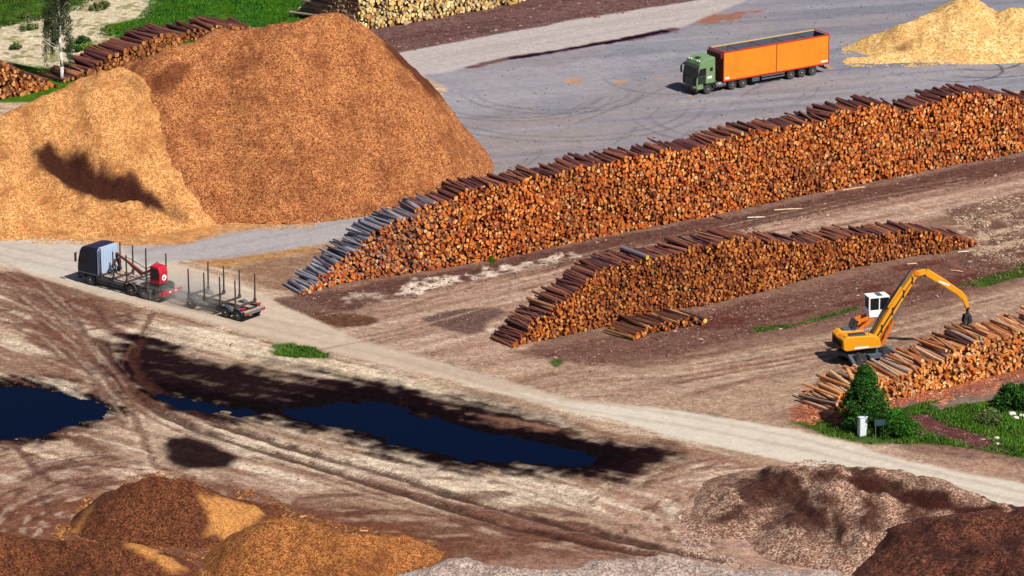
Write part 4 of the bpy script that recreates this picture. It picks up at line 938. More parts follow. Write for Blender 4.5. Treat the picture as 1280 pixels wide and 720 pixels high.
for k in range(9): w.box(-1.155, -1.12, -1.16 + k * .29 - .03, -1.16 + k * .29 + .03, 1.1, 3.3, M['pale_wall'])
w.build('headboard_rib', hb)
w = MB(); w.box(-7.9, .6, -.42, .42, .72, 1.02, M['frame']); w.box(-7.2, -1.1, -.95, .95, 1.02, 1.08, M['deck']); w.build('chassis', T)
w = MB()
for k in range(60):
    x = random.uniform(-7.0, -1.3); y = random.uniform(-1.0, 1.0); q = Matrix.Translation((x, y, 1.11)) @ Euler((0, 0, random.uniform(0, 3))).to_matrix().to_4x4()
    w.box(-.12, .12, -.04, .04, -.025, .035, random.choice([M['deck'], M['pale_wall'], M['trunk']]), q)
tag(w.build('bark_litter', T), kind='stuff')
def bunk(T, x, zt=3.6, half=1.2):
    w = MB(); w.box(x - .08, x + .08, -half, half, 1.05, 1.22, M['stake']); b = w.build('bunk', T)
    for s in (-1, 1):
        w = MB(); w.bar((x, s * half, 1.1), (x, s * (half + .03), zt), .13, .10, M['stake'], (1, 0, 0), .09, .08); w.box(x - .1, x + .1, s * half - .1, s * half + .1, 1.08, 1.38, M['stake']); w.build('stake', b)
for x in (-1.35, -2.85, -4.4, -6.75): bunk(T, x)
for s in (-1, 1):
    w = MB(); w.box(-4.0, -.75, s * 1.10 - .04, s * 1.18, .42, .70, M['frame']); w.box(-4.0, -.75, s * 1.18, s * 1.20, .74, .80, M['steel']); w.box(-4.0, -.75, s * 1.17 - .03, s * 1.19, .84, 1.0, M['chassis']); w.build('side_skirt', T)
    for x in (-4.85, -6.35): wheel(T, x, s * 1.22, .50, .30, s, dual=True); fender(T, x, s * .62, s * 1.24, .62, M['frame'])
    w = MB(); w.box(-7.08, -7.02, s * .65, s * 1.22, .15, .9, M['steel']); w.build('mud_flap', T)
# crane at the rear
w = MB(); w.box(-8.0, -7.1, -.7, .7, .85, 1.5, M['black']); w.cyl((-7.5, 0, 1.5), (-7.5, 0, 2.3), .26, M['black'], 14)
w.box(-7.75, -7.45, -1.2, -.7, .35, 1.2, M['black']); w.box(-7.75, -7.45, .7, 1.2, .35, 1.2, M['black']); crane = w.build('crane_base', T, .03)
w = MB(); w.prism([(-8.1, 1.6), (-8.16, 2.6), (-8.0, 3.1), (-7.1, 3.15), (-6.95, 2.9), (-6.95, 1.6)], .05, 1.05, M['red']); cc = w.build('crane_cab', T, .08)
w = MB(); w.prism([(-8.05, 1.95), (-8.0, 2.9), (-7.15, 2.95), (-7.1, 1.95)], 1.054, 1.07, M['black']); w.build('side_window', cc)
w = MB(); w.box(-6.955, -6.93, .15, .95, 1.9, 2.95, M['glass']); w.build('front_window', cc)
w = MB()
w.lathe([(.27, 0), (.27, .012)], M['white'], 'z', (0, 0, 0), 18); o = w.build('white_emblem', cc); o.rotation_euler = (0, R(-90), 0); o.location = (-8.165, .55, 2.15)
w = MB(); w.lathe([(.11, 0), (.11, .01)], M['red'], 'z', (0, 0, 0), 14); o = w.build('emblem_hole', cc); o.rotation_euler = (0, R(-90), 0); o.location = (-8.179, .58, 2.13)
w = MB(); w.bar((-7.5, -.25, 2.3), (-7.1, -.25, 2.75), .3, .35, M['rust_red']); w.bar((-7.1, -.25, 2.7), (-5.0, -.2, 1.72), .26, .32, M['rust_red'], (0, 0, 1), .2, .22)
w.bar((-5.0, -.2, 1.7), (-2.1, 0, 3.05), .2, .24, M['rust_red'], (0, 0, 1), .14, .16); w.cyl((-7.0, -.25, 2.3), (-5.6, -.2, 1.7), .07, M['steel'], 8); w.cyl((-4.9, -.2, 1.45), (-3.6, -.1, 2.2), .06, M['steel'], 8); w.build('crane_boom', T)
w = MB(); w.cyl((-2.1, 0, 3.05), (-2.1, 0, 2.5), .09, M['black'], 8)
for s in (-1, 1):
    w.bar((-2.1, s * .1, 2.5), (-2.1 + .1, s * .45, 1.9), .3, .12, M['rust_red']); w.bar((-2.0, s * .45, 1.9), (-2.1, s * .12, 1.35), .28, .1, M['black'])
w.build('grapple', T)
w = MB(); w.tube([(-2.2, .1, 3.0), (-2.9, .3, 2.5), (-2.5, .4, 1.9), (-2.1, .3, 2.3), (-2.3, .3, 1.4)], .05, M['black'])
w.tube([(-7.3, -.5, 2.6), (-6.4, -.5, 2.9), (-5.2, -.4, 2.1), (-4.2, -.3, 2.5), (-3.0, -.1, 2.9)], .035, M['black']); w.build('hydraulic_hose', T)
w = MB(); w.box(-8.6, -8.05, -1.2, 1.2, .62, .80, M['red']); w.box(-8.62, -8.5, -1.22, 1.22, .80, 1.02, M['red']); w.box(-8.2, -7.9, -.5, .5, .80, .95, M['frame'])
rb_ = w.build('rear_bumper', T, .02)
for s in (-1, 1):
    w = MB(); w.box(-8.66, -8.625, s * .9 - .22, s * .9 + .22, .83, .97, M['lamp_red']); w.build('tail_light', rb_)
    w = MB(); w.box(-8.66, -8.625, s * .35 - .12, s * .35 + .12, .83, .97, M['white']); w.build('white_plate', rb_)

# --- empty timber trailer
pf = G(*cpt(778, 522)); hd = R(180 - 38.8); fw = Vector((math.cos(hd), math.sin(hd))); lf = Vector((-fw.y, fw.x))
org = Vector(pf[:2]) - lf * 1.22
T = empty('timber_trailer', (org.x, org.y, 0), hd, label='empty timber trailer with upright stakes towed behind the blue truck', cat='trailer')
w = MB(); w.box(-6.1, .6, -.40, .40, .85, 1.06, M['frame']); w.box(-5.9, .5, -.25, .25, 1.062, 1.08, M['deck']); w.build('chassis', T)
w = MB(); w.bar((.4, .4, .85), (2.5, 0, .78), .12, .14, M['frame']); w.bar((.4, -.4, .85), (2.5, 0, .78), .12, .14, M['frame']); w.cyl((2.45, 0, .7), (2.45, 0, .86), .12, M['steel'], 10); w.build('drawbar', T)
for x in (0.0, -4.0, -5.4):
    for s in (-1, 1): wheel(T, x, s * 1.22, .48, .32, s); fender(T, x, s * .78, s * 1.24, .58, M['chassis'], .48, 15, 165)
    w = MB(); w.cyl((x, -1, .48), (x, 1, .48), .08, M['frame'], 8); w.build('axle', T)
for x in (.15, -1.65, -3.45, -5.2): bunk(T, x, 3.55)
w = MB(); w.box(-6.35, -6.2, -1.25, 1.25, .62, .86, M['steel']); w.box(-6.3, -6.0, -1.22, 1.22, .863, .96, M['deck']); rb_ = w.build('rear_beam', T, .02)
for s in (-1, 1):
    w = MB(); w.box(-6.38, -6.353, s * 1.0 - .2, s * 1.0 + .2, .66, .82, M['lamp_red']); w.build('tail_light', rb_)
    w = MB(); w.box(-5.9, -5.7, s * .95 - .25, s * .95 + .25, 1.03, 1.14, M['red']); w.build('red_reflector', T)
w = MB(); w.box(-3.4, -1.0, -.9, -.5, .55, .85, M['black']); w.box(-3.0, -1.6, .45, .8, .5, .84, M['black']); w.build('air_tank', T, .04)

# ------------------------------------------------------------------ material handler excavator
uc = R(34); cx, cy = 28.75, 312.75; up = R(17)
T = empty('material_handler', (cx, cy, 0), uc, label='yellow wheeled log handler with raised white cab reaching over the near stack', cat='excavator')
w = MB(); w.box(-1.5, 1.5, -.45, .45, .62, 1.05, M['chassis']); w.box(-.7, .7, -.75, .75, .70, 1.12, M['chassis']); w.box(-.5, .7, -1.3, -.76, .45, .85, M['chassis']); w.box(-.5, .7, .76, 1.3, .45, .85, M['chassis']); w.cyl((0, 0, 1.05), (0, 0, 1.32), .6, M['black'], 20)
for x in (-1.3, 1.3): w.cyl((x, -1.0, .55), (x, 1.0, .55), .14, M['chassis'], 10)
w.build('undercarriage', T, .03)
for x in (-1.3, 1.3):
    for s in (-1, 1): wheel(T, x, s * 1.28, .56, .32, s, 'chassis', True)
for x, s0 in ((-1, 1), (1, 1)):
    w = MB()
    for s in (-1, 1):
        w.bar((x * 2.0, s * .5, .85), (x * 2.25, s * 1.5, .45), .3, .28, M['chassis']); w.cyl((x * 2.25, s * 1.5, .5), (x * 2.25, s * 1.5, .06), .07, M['steel'], 8); w.cyl((x * 2.25, s * 1.5, .07), (x * 2.25, s * 1.5, .0), .26, M['chassis'], 12)
    w.bar((x * 1.4, 0, .8), (x * 2.1, 0, .85), 1.1, .3, M['chassis']); w.build('outrigger', T, .02)
U = MB()
rel = up - uc; Mu = Matrix.Rotation(rel, 4, 'Z')
body = [(-2.35, 1.5), (-2.42, 2.3), (-2.1, 2.55), (.1, 2.50), (.8, 2.2), (.95, 1.45), (-2.1, 1.36)]
U.prism(body, -1.28, -.35, M['exc_y']); U.prism([(-2.35, 1.5), (-2.42, 2.3), (-2.1, 2.55), (-.1, 2.50), (.1, 2.0), (1.1, 1.9), (1.1, 1.40), (-2.1, 1.36)], .35, 1.28, M['exc_y']); U.prism([(-2.4, 1.45), (-2.47, 2.25), (-2.1, 2.45), (1.0, 1.7), (1.0, 1.34)], -.35, .35, M['exc_o'])
bo = U.build('slewing_body', T, .06); bo.rotation_euler = (0, 0, rel)
def hb_(name, mb, bev=0.0, par=None):
    o = mb.build(name, par or bo, bev); return o
w = MB(); w.box(-1.75, -.35, -1.1, -.5, 2.52, 2.64, M['chassis']); w.box(-1.75, -.35, .45, 1.1, 2.52, 2.66, M['chassis'])
for k in range(7): w.box(-1.7 + k * .18, -1.6 + k * .18, -1.05, -.55, 2.64, 2.67, M['black'])
hb_('engine_cover', w, .03)
w = MB(); w.box(-1.4, -.2, -1.30, -1.284, 1.5, 1.66, M['white']); w.box(-.15, .8, -1.30, -1.284, 1.46, 1.60, M['yellow_rim']); hb_('side_marking', w)
w = MB()
for p in ((-2.0, -1.2), (-.2, -1.2)): w.cyl((p[0], p[1], 2.5), (p[0], p[1], 3.1), .02, M['steel'], 6)
w.cyl((-2.0, -1.2, 3.1), (-.2, -1.2, 3.1), .02, M['steel'], 6); w.cyl((-.45, -1.0, 2.5), (-.45, -1.0, 3.7), .015, M['black'], 5); hb_('handrail', w)
w = MB()
for k in range(10): w.box(-2.5, -2.46, -1.0, 1.0, 1.6 + k * .06, 1.625 + k * .06, M['black'])
hb_('rear_grille', w)
# pixel rays met with the boom's own upright plane give real coordinates along the boom
def boom_pt(px, py, off=0.0):
    c, s = math.cos(up), math.sin(up); ox, oy = cx - s * off, cy + c * off
    dx, dy, dz = ray(px, py); t = (ox * (-s) + oy * c) / (dx * (-s) + dy * c)
    q = (t * dx - ox) * c + (t * dy - oy) * s
    return (q, off, CAM_H + dz * t)
ec = lambda x, y: (1020 + x / 4.8, 320 + y / 4.8)
foot = boom_pt(*ec(335, 515)); apex = boom_pt(*ec(598, 100)); s1 = boom_pt(*ec(655, 92)); s2 = boom_pt(*ec(860, 220)); tip = boom_pt(*ec(908, 312)); gb = boom_pt(*ec(905, 420))
print('boom', foot, apex, s2, tip, gb)
V3 = Vector
def chain(mb, pts, mat, w):
    for (a, ha), (b, hb2) in zip(pts, pts[1:]): mb.bar(a, b, w, ha, mat, (0, 0, 1), w, hb2)
w = MB(); m1 = V3(foot).lerp(V3(apex), .5); m1.z += .12
chain(w, [(V3(foot), .52), (m1, .68), (V3(apex), .46)], M['exc_y'], .44); w.cyl((apex[0], -.3, apex[2]), (apex[0], .3, apex[2]), .22, M['exc_o'], 12); bm = hb_('boom', w, .03)
w = MB()
for s in (-1, 1):
    a_ = V3(foot) + V3((.75, s * .34, -.25)); b_ = V3(foot).lerp(V3(apex), .62) + V3((.25, s * .34, -.1))
    md = a_.lerp(b_, .55); w.cyl(a_, md, .14, M['exc_o'], 10); w.cyl(md, b_, .08, M['steel'], 8)
hb_('boom_cylinder', w, 0, bm)
w = MB()
a_ = V3(foot).lerp(V3(apex), .45) + V3((-.35, 0, .35)); b_ = V3(apex) + V3((-.35, 0, .25)); md = a_.lerp(b_, .55); w.cyl(a_, md, .13, M['exc_y'], 10); w.cyl(md, b_, .08, M['steel'], 8)
w.tube([V3(foot) + V3((-.3, .15, .4)), V3(foot).lerp(V3(apex), .5) + V3((-.5, .15, .45)), V3(apex) + V3((-.5, .1, .1)), V3(apex) + V3((-.1, .1, .55)), V3(s1) + V3((.2, .1, .3))], .06, M['black'])
w.tube([V3(foot) + V3((-.3, -.15, .4)), V3(foot).lerp(V3(apex), .5) + V3((-.5, -.15, .42)), V3(apex) + V3((-.6, -.1, .2)), V3(apex) + V3((-.2, -.1, .62)), V3(s1) + V3((.1, -.1, .3))], .06, M['black'])
for s_ in (-.22, -.25):
    w.tube([V3(foot).lerp(V3(apex), .08) + V3((0, s_, .05 - (s_ + .25) * 6)), V3(foot).lerp(V3(apex), .5) + V3((.05, s_, .18 - (s_ + .25) * 5)), V3(foot).lerp(V3(apex), .93) + V3((0, s_, 0))], .035, M['black'])
for t_ in (.2, .45, .7, .9):
    q_ = V3(foot).lerp(V3(apex), t_); w.box(q_.x - .07, q_.x + .07, -.24, .24, q_.z - .33, q_.z + .36, M['black'])
hb_('hydraulic_hose', w, 0, bm)
w = MB(); w.prism([(V3(s1).lerp(V3(s2), .55).x + a, V3(s1).lerp(V3(s2), .55).z + b) for a, b in ((-.5, .33), (.45, -.12), (.4, -.24), (-.55, .20))], -.178, -.172, M['white']); hb_('stick_marking', w, 0, bm)
w = MB(); sm = V3(s1).lerp(V3(s2), .5) + V3((0, 0, .05)); sk = V3(s2) + V3((.12, 0, -.1))
chain(w, [(V3(apex) + V3((0, 0, -.05)), .40), (V3(s1), .56), (sm, .54), (V3(s2), .44)], M['exc_y'], .34)
chain(w, [(V3(s2) + V3((-.05, 0, .02)), .5), (V3(s2).lerp(V3(tip), .4) + V3((.13, 0, 0.1)), .42), (V3(tip), .26)], M['exc_y'], .3); stk_ = hb_('stick', w, .03)
w = MB(); w.cyl((tip[0], -.22, tip[2]), (tip[0], .22, tip[2]), .12, M['black'], 10); w.cyl(V3(s1) + V3((-.1, -.3, -.3)), V3(s1) + V3((-.1, .3, -.3)), .1, M['black'], 10); hb_('pin', w, 0, stk_)
w = MB(); zt_ = tip[2]; zb_ = gb[2]; gh = zt_ - zb_
w.cyl((tip[0], 0, zt_), (tip[0] + .02, 0, zt_ - gh * .35), .13, M['frame'], 8); w.box(tip[0] - .25, tip[0] + .25, -.22, .22, zt_ - gh * .5, zt_ - gh * .32, M['frame'])
gp = hb_('grapple', w, .02)
for s in (-1, 1):
    w = MB()
    for yy in (-.2, .2):
        w.bar((tip[0] + s * .15, yy, zt_ - gh * .38), (tip[0] + s * .26, yy, zt_ - gh * .72), .16, .24, M['frame']); w.bar((tip[0] + s * .26, yy, zt_ - gh * .70), (tip[0] + s * .10, yy, zb_ - .25), .14, .2, M['stake'], (0, 0, 1), .05, .07)
    hb_('claw', w, 0, gp)
# raised cab on its riser, on the far side
w = MB()
for s in (.42, 1.12):
    w.bar((-.55, s, 2.3), (.85, s, 3.40), .10, .30, M['exc_o']); w.bar((-.95, s, 2.4), (-.95 + .35, s, 3.35), .12, .38, M['black']); w.bar((-.65, s, 3.15), (.75, s, 3.56), .10, .30, M['exc_o'])
rz_ = hb_('cab_riser', w, .02)
w = MB()
zc = 3.56; ya, yb = .30, 1.42; xa, xb = .45, 2.45
w.box(xa, xb, ya, yb, zc - .05, zc + .12, M['white'])
prof_ = [(xa, zc + .12), (xa - .02, zc + 1.35), (xa + .2, zc + 1.62), (xb - .35, zc + 1.62), (xb, zc + .6), (xb, zc + .12)]
w.prism([(xa, zc + .12), (xb, zc + .12), (xb, zc + .55), (xa, zc + .55)], ya, ya + .04, M['white']); w.prism([(xa, zc + .12), (xb, zc + .12), (xb, zc + .55), (xa, zc + .55)], yb - .04, yb, M['white'])
w.box(xa - .03, xa + .05, ya, yb, zc + .12, zc + .62, M['white']); w.box(xa - .06, xb - .28, ya - .02, yb + .02, zc + 1.56, zc + 1.68, M['white'])
for y in (ya, yb - .08):
    w.bar((xa, y + .04, zc + .5), (xa - .02, y + .04, zc + 1.6), .10, .12, M['white'], (1, 0, 0)); w.bar((xb, y + .04, zc + .5), (xb - .33, y + .04, zc + 1.6), .08, .09, M['white'], (1, 0, 0)); w.bar((xa + .85, y + .04, zc + .5), (xa + .85, y + .04, zc + 1.6), .08, .10, M['white'], (1, 0, 0))
cb = hb_('operator_cab', w, .02)
w = MB()
for y in (ya + .02, yb - .04): w.prism([(xa + .06, zc + .56), (xb - .06, zc + .56), (xb - .37, zc + 1.55), (xa + .04, zc + 1.55)], y, y + .02, M['glass'])
w.bar((xb - .04, (ya + yb) / 2, zc + .5), (xb - .36, (ya + yb) / 2, zc + 1.55), yb - ya - .16, .02, M['glass'], (1, 0, 0)); w.box(xa + .01, xa + .03, ya + .08, yb - .08, zc + .63, zc + 1.55, M['glass']); hb_('cab_glazing', w, 0, cb)
w = MB(); w.box(xa + .75, xa + 1.2, ya + .15, yb - .15, zc + 1.683, zc + 1.72, M['chassis']); hb_('roof_window', w, 0, cb)
w = MB(); w.box(xa + .3, xa + .75, ya + .22, yb - .22, zc + .13, zc + .55, M['black']); w.box(xa + .22, xa + .34, ya + .22, yb - .22, zc + .5, zc + 1.2, M['black']); hb_('driver_seat', w, .03, cb)

# ------------------------------------------------------------------ vegetation
def quads_mesh(name, C, D, Nn, sx, sy, cols, mat, tri=False):
    """C centres, D,Nn unit axes; sx, sy half sizes"""
    n_ = len(C)
    if tri: V = np.stack([C - Nn * sx[:, None], C + Nn * sx[:, None], C + D * sy[:, None]], 1); k = 3
    else: V = np.stack([C - Nn * sx[:, None] - D * sy[:, None] * .2, C + D * sy[:, None] * -1, C + Nn * sx[:, None], C + D * sy[:, None]], 1); k = 4
    me = raw_mesh(name, V.reshape(-1, 3), np.arange(n_ * k), np.full(n_, k), [mat])
    add_attr(me, 'lc', 'FLOAT_COLOR', 'FACE', np.concatenate([cols, np.ones((n_, 1))], 1)); return me
def unit(v): return v / np.linalg.norm(v, axis=1)[:, None]
def foliage(name, parent, centres, radii, n_, size, cols, droop=0.0):
    ci = rs.choice(len(centres), n_, p=radii ** 2 / (radii ** 2).sum()); d = unit(rs.randn(n_, 3)); rr = radii[ci] * rs.rand(n_) ** 0.4
    C = centres[ci] + d * rr[:, None]; C[:, 2] -= droop * rs.rand(n_)
    C[:, 2] = np.maximum(C[:, 2], 0.05)
    a = unit(d + 0.8 * rs.randn(n_, 3)); b = unit(np.cross(a, rs.randn(n_, 3))); a = np.cross(b, a)
    if droop: a = unit(a * .4 + np.array([0, 0, -1.0]))
    s = size * (0.6 + 0.8 * rs.rand(n_)); cc = pick(cols[0], cols[1], n_, 0.5, 0.2) * (1 + 0.25 * rs.randn(len(centres))[ci])[:, None]
    me = quads_mesh(name, C, a, b, s * .5, s, np.clip(cc, 0.004, .5), M['leaf'])
    return link(bpy.data.objects.new(name, me), parent)
GREENS = ([(42, 98, 20), (68, 132, 28), (22, 56, 14), (98, 140, 48)], [4, 3, 3, 1])
def clumps(h0, h1, rad, n_, seed):
    q = np.random.RandomState(seed); t = q.rand(n_) ** 0.85; z = h0 + (h1 - h0) * t; r = np.array([rad(v) for v in t]) * (0.5 + 0.68 * q.rand(n_) ** 1.2); a = q.rand(n_) * 6.283
    return np.stack([r * np.cos(a), r * np.sin(a), z], -1), 0.25 + 0.35 * q.rand(n_)
def trunk(name, parent, h, r, mat, limbs, seed, lean=0.0, n=9):
    q = random.Random(seed); mb = MB(); pts = [Vector((lean * t * h + q.uniform(-.04, .04) * h * .2, q.uniform(-.03, .03) * h * .2, t * h)) for t in [k / 8 for k in range(9)]]; pts[0] = Vector((0, 0, -.1))
    for k in range(8): mb.cyl(pts[k], pts[k + 1], r * (1 - k / 9), mat, n, r * (1 - (k + 1) / 9))
    for k in range(limbs):
        t = .25 + .7 * k / limbs; p = pts[0].lerp(pts[8], t); a = q.uniform(0, 6.28); L = h * .28 * (1.1 - t)
        e = p + Vector((math.cos(a) * L, math.sin(a) * L, L * .7)); mb.cyl(p, e, r * .3 * (1 - t * .6), mat, 5, r * .08)
        mb.cyl(e, e + Vector((math.cos(a) * L * .4, math.sin(a) * L * .4, -L * .1)), r * .08, mat, 4, .008)
    return mb.build(name, parent, smooth=True)
# dense small conical tree by the lower road
b_ = G(1080, 534); T = empty('tree', b_, 0, label='small dense green conical tree beside the white cabinet and the near stack', cat='tree')
trunk('trunk', T, 4.6, .13, M['trunk'], 16, 3)
cs, rd = clumps(.4, 4.8, lambda t: 2.05 * (1 - t) ** .75 * (.7 + .3 * min(1, t * 4)) + .05, 210, 5)
foliage('crown', T, cs, rd, 26000, .085, GREENS)
b_ = G(1120, 545); T = empty('bush', b_, 0, label='bright green bush at the right foot of the conical tree', cat='bush'); trunk('stem', T, 1.8, .05, M['trunk'], 8, 4)
cs, rd = clumps(.3, 2.0, lambda t: 1.05 * (1 - t ** 2) + .1, 40, 8); foliage('leaves', T, cs, rd, 4500, .085, ([(60, 125, 24), (88, 150, 36), (40, 96, 18)], [4, 3, 3]))
for k, (px, py, h_, r_, lb) in enumerate(((1262, 512, 1.9, 1.3, 'dark green bush beyond the white stones, left one of the pair'), (1290, 508, 2.1, 1.5, 'dark green bush cut by the right edge, beyond the white stones'),
                                          (1240, 530, .9, .8, 'low pale green weed clump left of the white stones'))):
    T = empty('bush', G(px, py), 0, label=lb, cat='bush'); trunk('stem', T, h_ * .8, .05, M['trunk'], 7, 20 + k)
    cs, rd = clumps(.2, h_, lambda t: r_ * (1 - t ** 2) + .1, 34, 30 + k); foliage('leaves', T, cs, rd, 4200, .09, GREENS if k < 2 else ([(120, 140, 70), (90, 130, 50), (160, 150, 110)], [3, 3, 2]))
# birch with hanging twigs
b_ = G(77, 101.5); T = empty('birch_tree', b_, 0, label='thin birch with white trunk and hanging sparse twigs between two far stacks', cat='tree')
trunk('trunk', T, 12.5, .2, M['birch'], 22, 11)
cs = []; q = np.random.RandomState(3)
for k in range(46):
    t = q.rand() ** .7; z = 3.5 + 9 * t; r = 2.3 * (1 - .6 * t) * (0.3 + .7 * q.rand()); a = q.rand() * 6.283
    if math.cos(a) > 0 and q.rand() < .5: a += 2.2
    L = 1.2 + 2.2 * q.rand()
    for j in range(7): cs.append((r * math.cos(a) + .1 * q.randn(), r * math.sin(a) + .1 * q.randn(), z - L * j / 6))
cs = np.array(cs); foliage('crown', T, cs, np.full(len(cs), .34), 17000, .085, ([(84, 104, 58), (62, 84, 42), (116, 130, 90), (50, 66, 34)], [4, 4, 2, 3]), .1)
mb = MB()
for k in range(0, len(cs), 7): mb.tube([Vector(cs[k]), Vector(cs[k + 3]), Vector(cs[k + 6])], .012, M['trunk'], 4)
mb.build('twigs', T)
# small shrubs on the sand
for k, (px, py, h_, r_, c_) in enumerate(((103, 55, .8, .8, 'dark'), (20, 62, .5, .5, 'pale'), (36, 38, .5, .9, 'pale'), (142, 42, .7, 1.6, 'yellow'), (110, 62, .5, 1.0, 'yellow'), (120, 12, .5, .9, 'pale'), (88, 66, .9, .9, 'dark'), (130, 8, .4, .6, 'pale'), (32, 22, .4, .8, 'pale'))):
    lb = ['dark round shrub on the sand beside the far reddish stack', 'smallest lone green tuft on the pale sand left of the birch', 'pale shrub at the meadow edge above the lone tuft', 'wide yellow green shrub on the sand behind the far stack', 'low yellow green shrub just right of the dark round one', 'pale low shrub at the top of the sand strip',
          'round dark shrub directly beside the birch trunk', 'smallest pale shrub at the top end of the sand', 'low pale shrub at the left meadow border'][k]
    T = empty('shrub', G(px, py), 0, label=lb, cat='shrub')
    cs, rd = clumps(.1, h_, lambda t: r_ * (1 - t ** 2) + .1, 14, 60 + k)
    foliage('leaves', T, cs, rd * .7, 900, .09, {'dark': GREENS, 'pale': ([(120, 130, 70), (90, 110, 50)], [1, 1]), 'yellow': ([(130, 160, 50), (90, 130, 36)], [1, 1])}[c_])

# grass blades
def grass(name, px_poly, n_, h_, cols, mask=True, lab='', wid=.05):
    P = GP(px_poly); lo, hi = P.min(0), P.max(0); x = lo[0] + rs.rand(n_ * 3) * (hi[0] - lo[0]); y = lo[1] + rs.rand(n_ * 3) * (hi[1] - lo[1])
    k = sdist(x, y, P) + .5 * fbm(x, y, .5, 3, 9) > 0
    if mask:
        ix = np.clip(np.searchsorted(gx, x), 0, nx - 1); iy = np.clip(np.searchsorted(gy, y), 0, ny - 1); k &= gmask[iy, ix] > .45
    for q_ in (G(1077.5, 545), G(1099, 548)): k &= np.hypot(x - q_[0], (y - q_[1] + .7) * .6) > .7
    dens = fbm(x, y, .35, 4, 13); k &= rs.rand(len(x)) < np.clip(.75 + dens * 1.6, .1, 1)
    x, y = x[k][:n_], y[k][:n_]; m = len(x)
    hh = h_ * (.5 + rs.rand(m)) * (1 + .6 * fbm(x, y, .6, 3, 15)); a = rs.rand(m) * 6.283
    C = np.stack([x, y, gheight(x, y) - .02], -1); D = unit(np.stack([.5 * rs.randn(m), .5 * rs.randn(m), np.ones(m)], -1)); Nn = np.stack([np.cos(a), np.sin(a), 0 * a], -1)
    cc = pick(cols[0], cols[1], m, .5, .2) * (1 + .45 * fbm(x, y, .4, 3, 19))[:, None]
    me = quads_mesh(name, C, D, Nn, np.full(m, wid), hh, np.clip(cc, .004, .5), M['leaf'], True)
    o = link(bpy.data.objects.new(name, me)); tag(o, lab, 'grass', kind='stuff')
GC = ([(78, 136, 18), (104, 158, 34), (42, 94, 12), (170, 172, 84)], [4, 3, 3, 1])
grass('grass', GRASS[0][0], 52000, .26, GC, lab='lush green grass between the pale road and the near stack')
grass('grass', GRASS[1][0], 3500, .20, GC, lab='small green grass patch below the timber trailer')
grass('grass', GRASS[2][0], 4200, .16, GC, lab='thin green grass strip left of the excavator')
grass('grass', GRASS[3][0], 6500, .18, GC, lab='green grass strip at the right edge above the lane')
grass('grass', GRASS[4][0], 400, .3, GC, lab='lone green tuft at the foot of the long stack')
grass('grass', [(120, 48), (175, 22), (200, -20), (560, -60), (440, 0), (400, 22), (330, 44), (250, 40), (170, 50)], 26000, .22, ([(62, 128, 20), (48, 104, 14), (90, 150, 34)], [3, 3, 2]), False, 'bright green meadow behind the far stack', .07)
grass('grass', [(-60, 50), (0, 34), (40, 28), (100, 12), (130, -10), (0, -20), (-60, -10)], 12000, .2, ([(70, 104, 30), (90, 110, 44), (50, 78, 22)], [3, 3, 2]), False, 'dull green meadow in the top left corner', .07)
grass('grass', [(76, 106), (60, 92), (90, 84), (110, 84), (84, 104)], 1500, .25, GC, False, 'green grass at the foot of the birch', .06)

# bark and chip litter
def litter(name, px_poly, n_, size, cols, lab, edge=.5):
    P = GP(px_poly); lo, hi = P.min(0), P.max(0); x = lo[0] + rs.rand(n_ * 3) * (hi[0] - lo[0]); y = lo[1] + rs.rand(n_ * 3) * (hi[1] - lo[1])
    k = (sdist(x, y, P) + 1.2 * fbm(x, y, .4, 3, 29) > 0) & (rs.rand(len(x)) < np.clip(.5 + 1.8 * fbm(x, y, .7, 4, 23), .04, 1)); kk = gheight(x, y) > -.12; ix = np.clip(np.searchsorted(gx, x), 0, nx - 1); iy = np.clip(np.searchsorted(gy, y), 0, ny - 1); k &= kk & (DKM[iy, ix] < .4); k &= (fc_all[iy, ix] < 1) | (name != 'stone_debris')
    x, y = x[k][:n_], y[k][:n_]; m = len(x)
    L = size * np.exp(.5 * rs.randn(m)); W = L * (.15 + .3 * rs.rand(m)); a = rs.rand(m) * 3.14; hgt = np.minimum(W * .5, .05) + .01
    dx = np.stack([np.cos(a) * L / 2, np.sin(a) * L / 2], -1); dy = np.stack([-np.sin(a) * W / 2, np.cos(a) * W / 2], -1); c = np.stack([x, y], -1); z = gheight(x, y)
    V = []
    for s1_, s2_, top in ((-1, -1, 0), (1, -1, 0), (1, 1, 0), (-1, 1, 0), (-1, -1, 1), (1, -1, 1), (1, 1, 1), (-1, 1, 1)):
        V.append(np.concatenate([c + dx * s1_ * (.85 if top else 1) + dy * s2_ * (.8 if top else 1), (z + (hgt if top else -.02))[:, None]], 1))
    V = np.stack(V, 1).reshape(-1, 3); q = np.array([[4, 5, 6, 7], [0, 1, 5, 4], [1, 2, 6, 5], [2, 3, 7, 6], [3, 0, 4, 7]])
    lp = (np.arange(m)[:, None, None] * 8 + q[None]).ravel(); me = raw_mesh(name, V, lp, np.full(m * 5, 4), [M['bits']])
    cc = pick(cols[0], cols[1], m, None, .15); add_attr(me, 'lc', 'FLOAT_COLOR', 'FACE', np.concatenate([np.repeat(cc, 5, 0), np.ones((m * 5, 1))], 1))
    o = link(bpy.data.objects.new(name, me)); tag(o, lab, 'debris', kind='stuff')
LC = ([(130, 92, 82), (80, 50, 48), (180, 140, 115), (225, 200, 180), (140, 86, 62)], [5, 6, 1.5, .7, 3])
litter('bark_debris', [(340, 375), (560, 338), (860, 280), (1053, 242), (1290, 190), (1290, 218), (1100, 254), (900, 296), (760, 326), (640, 350), (480, 378), (380, 398)], 18000, 0.121, LC, 'bark litter along the foot of the long stack')
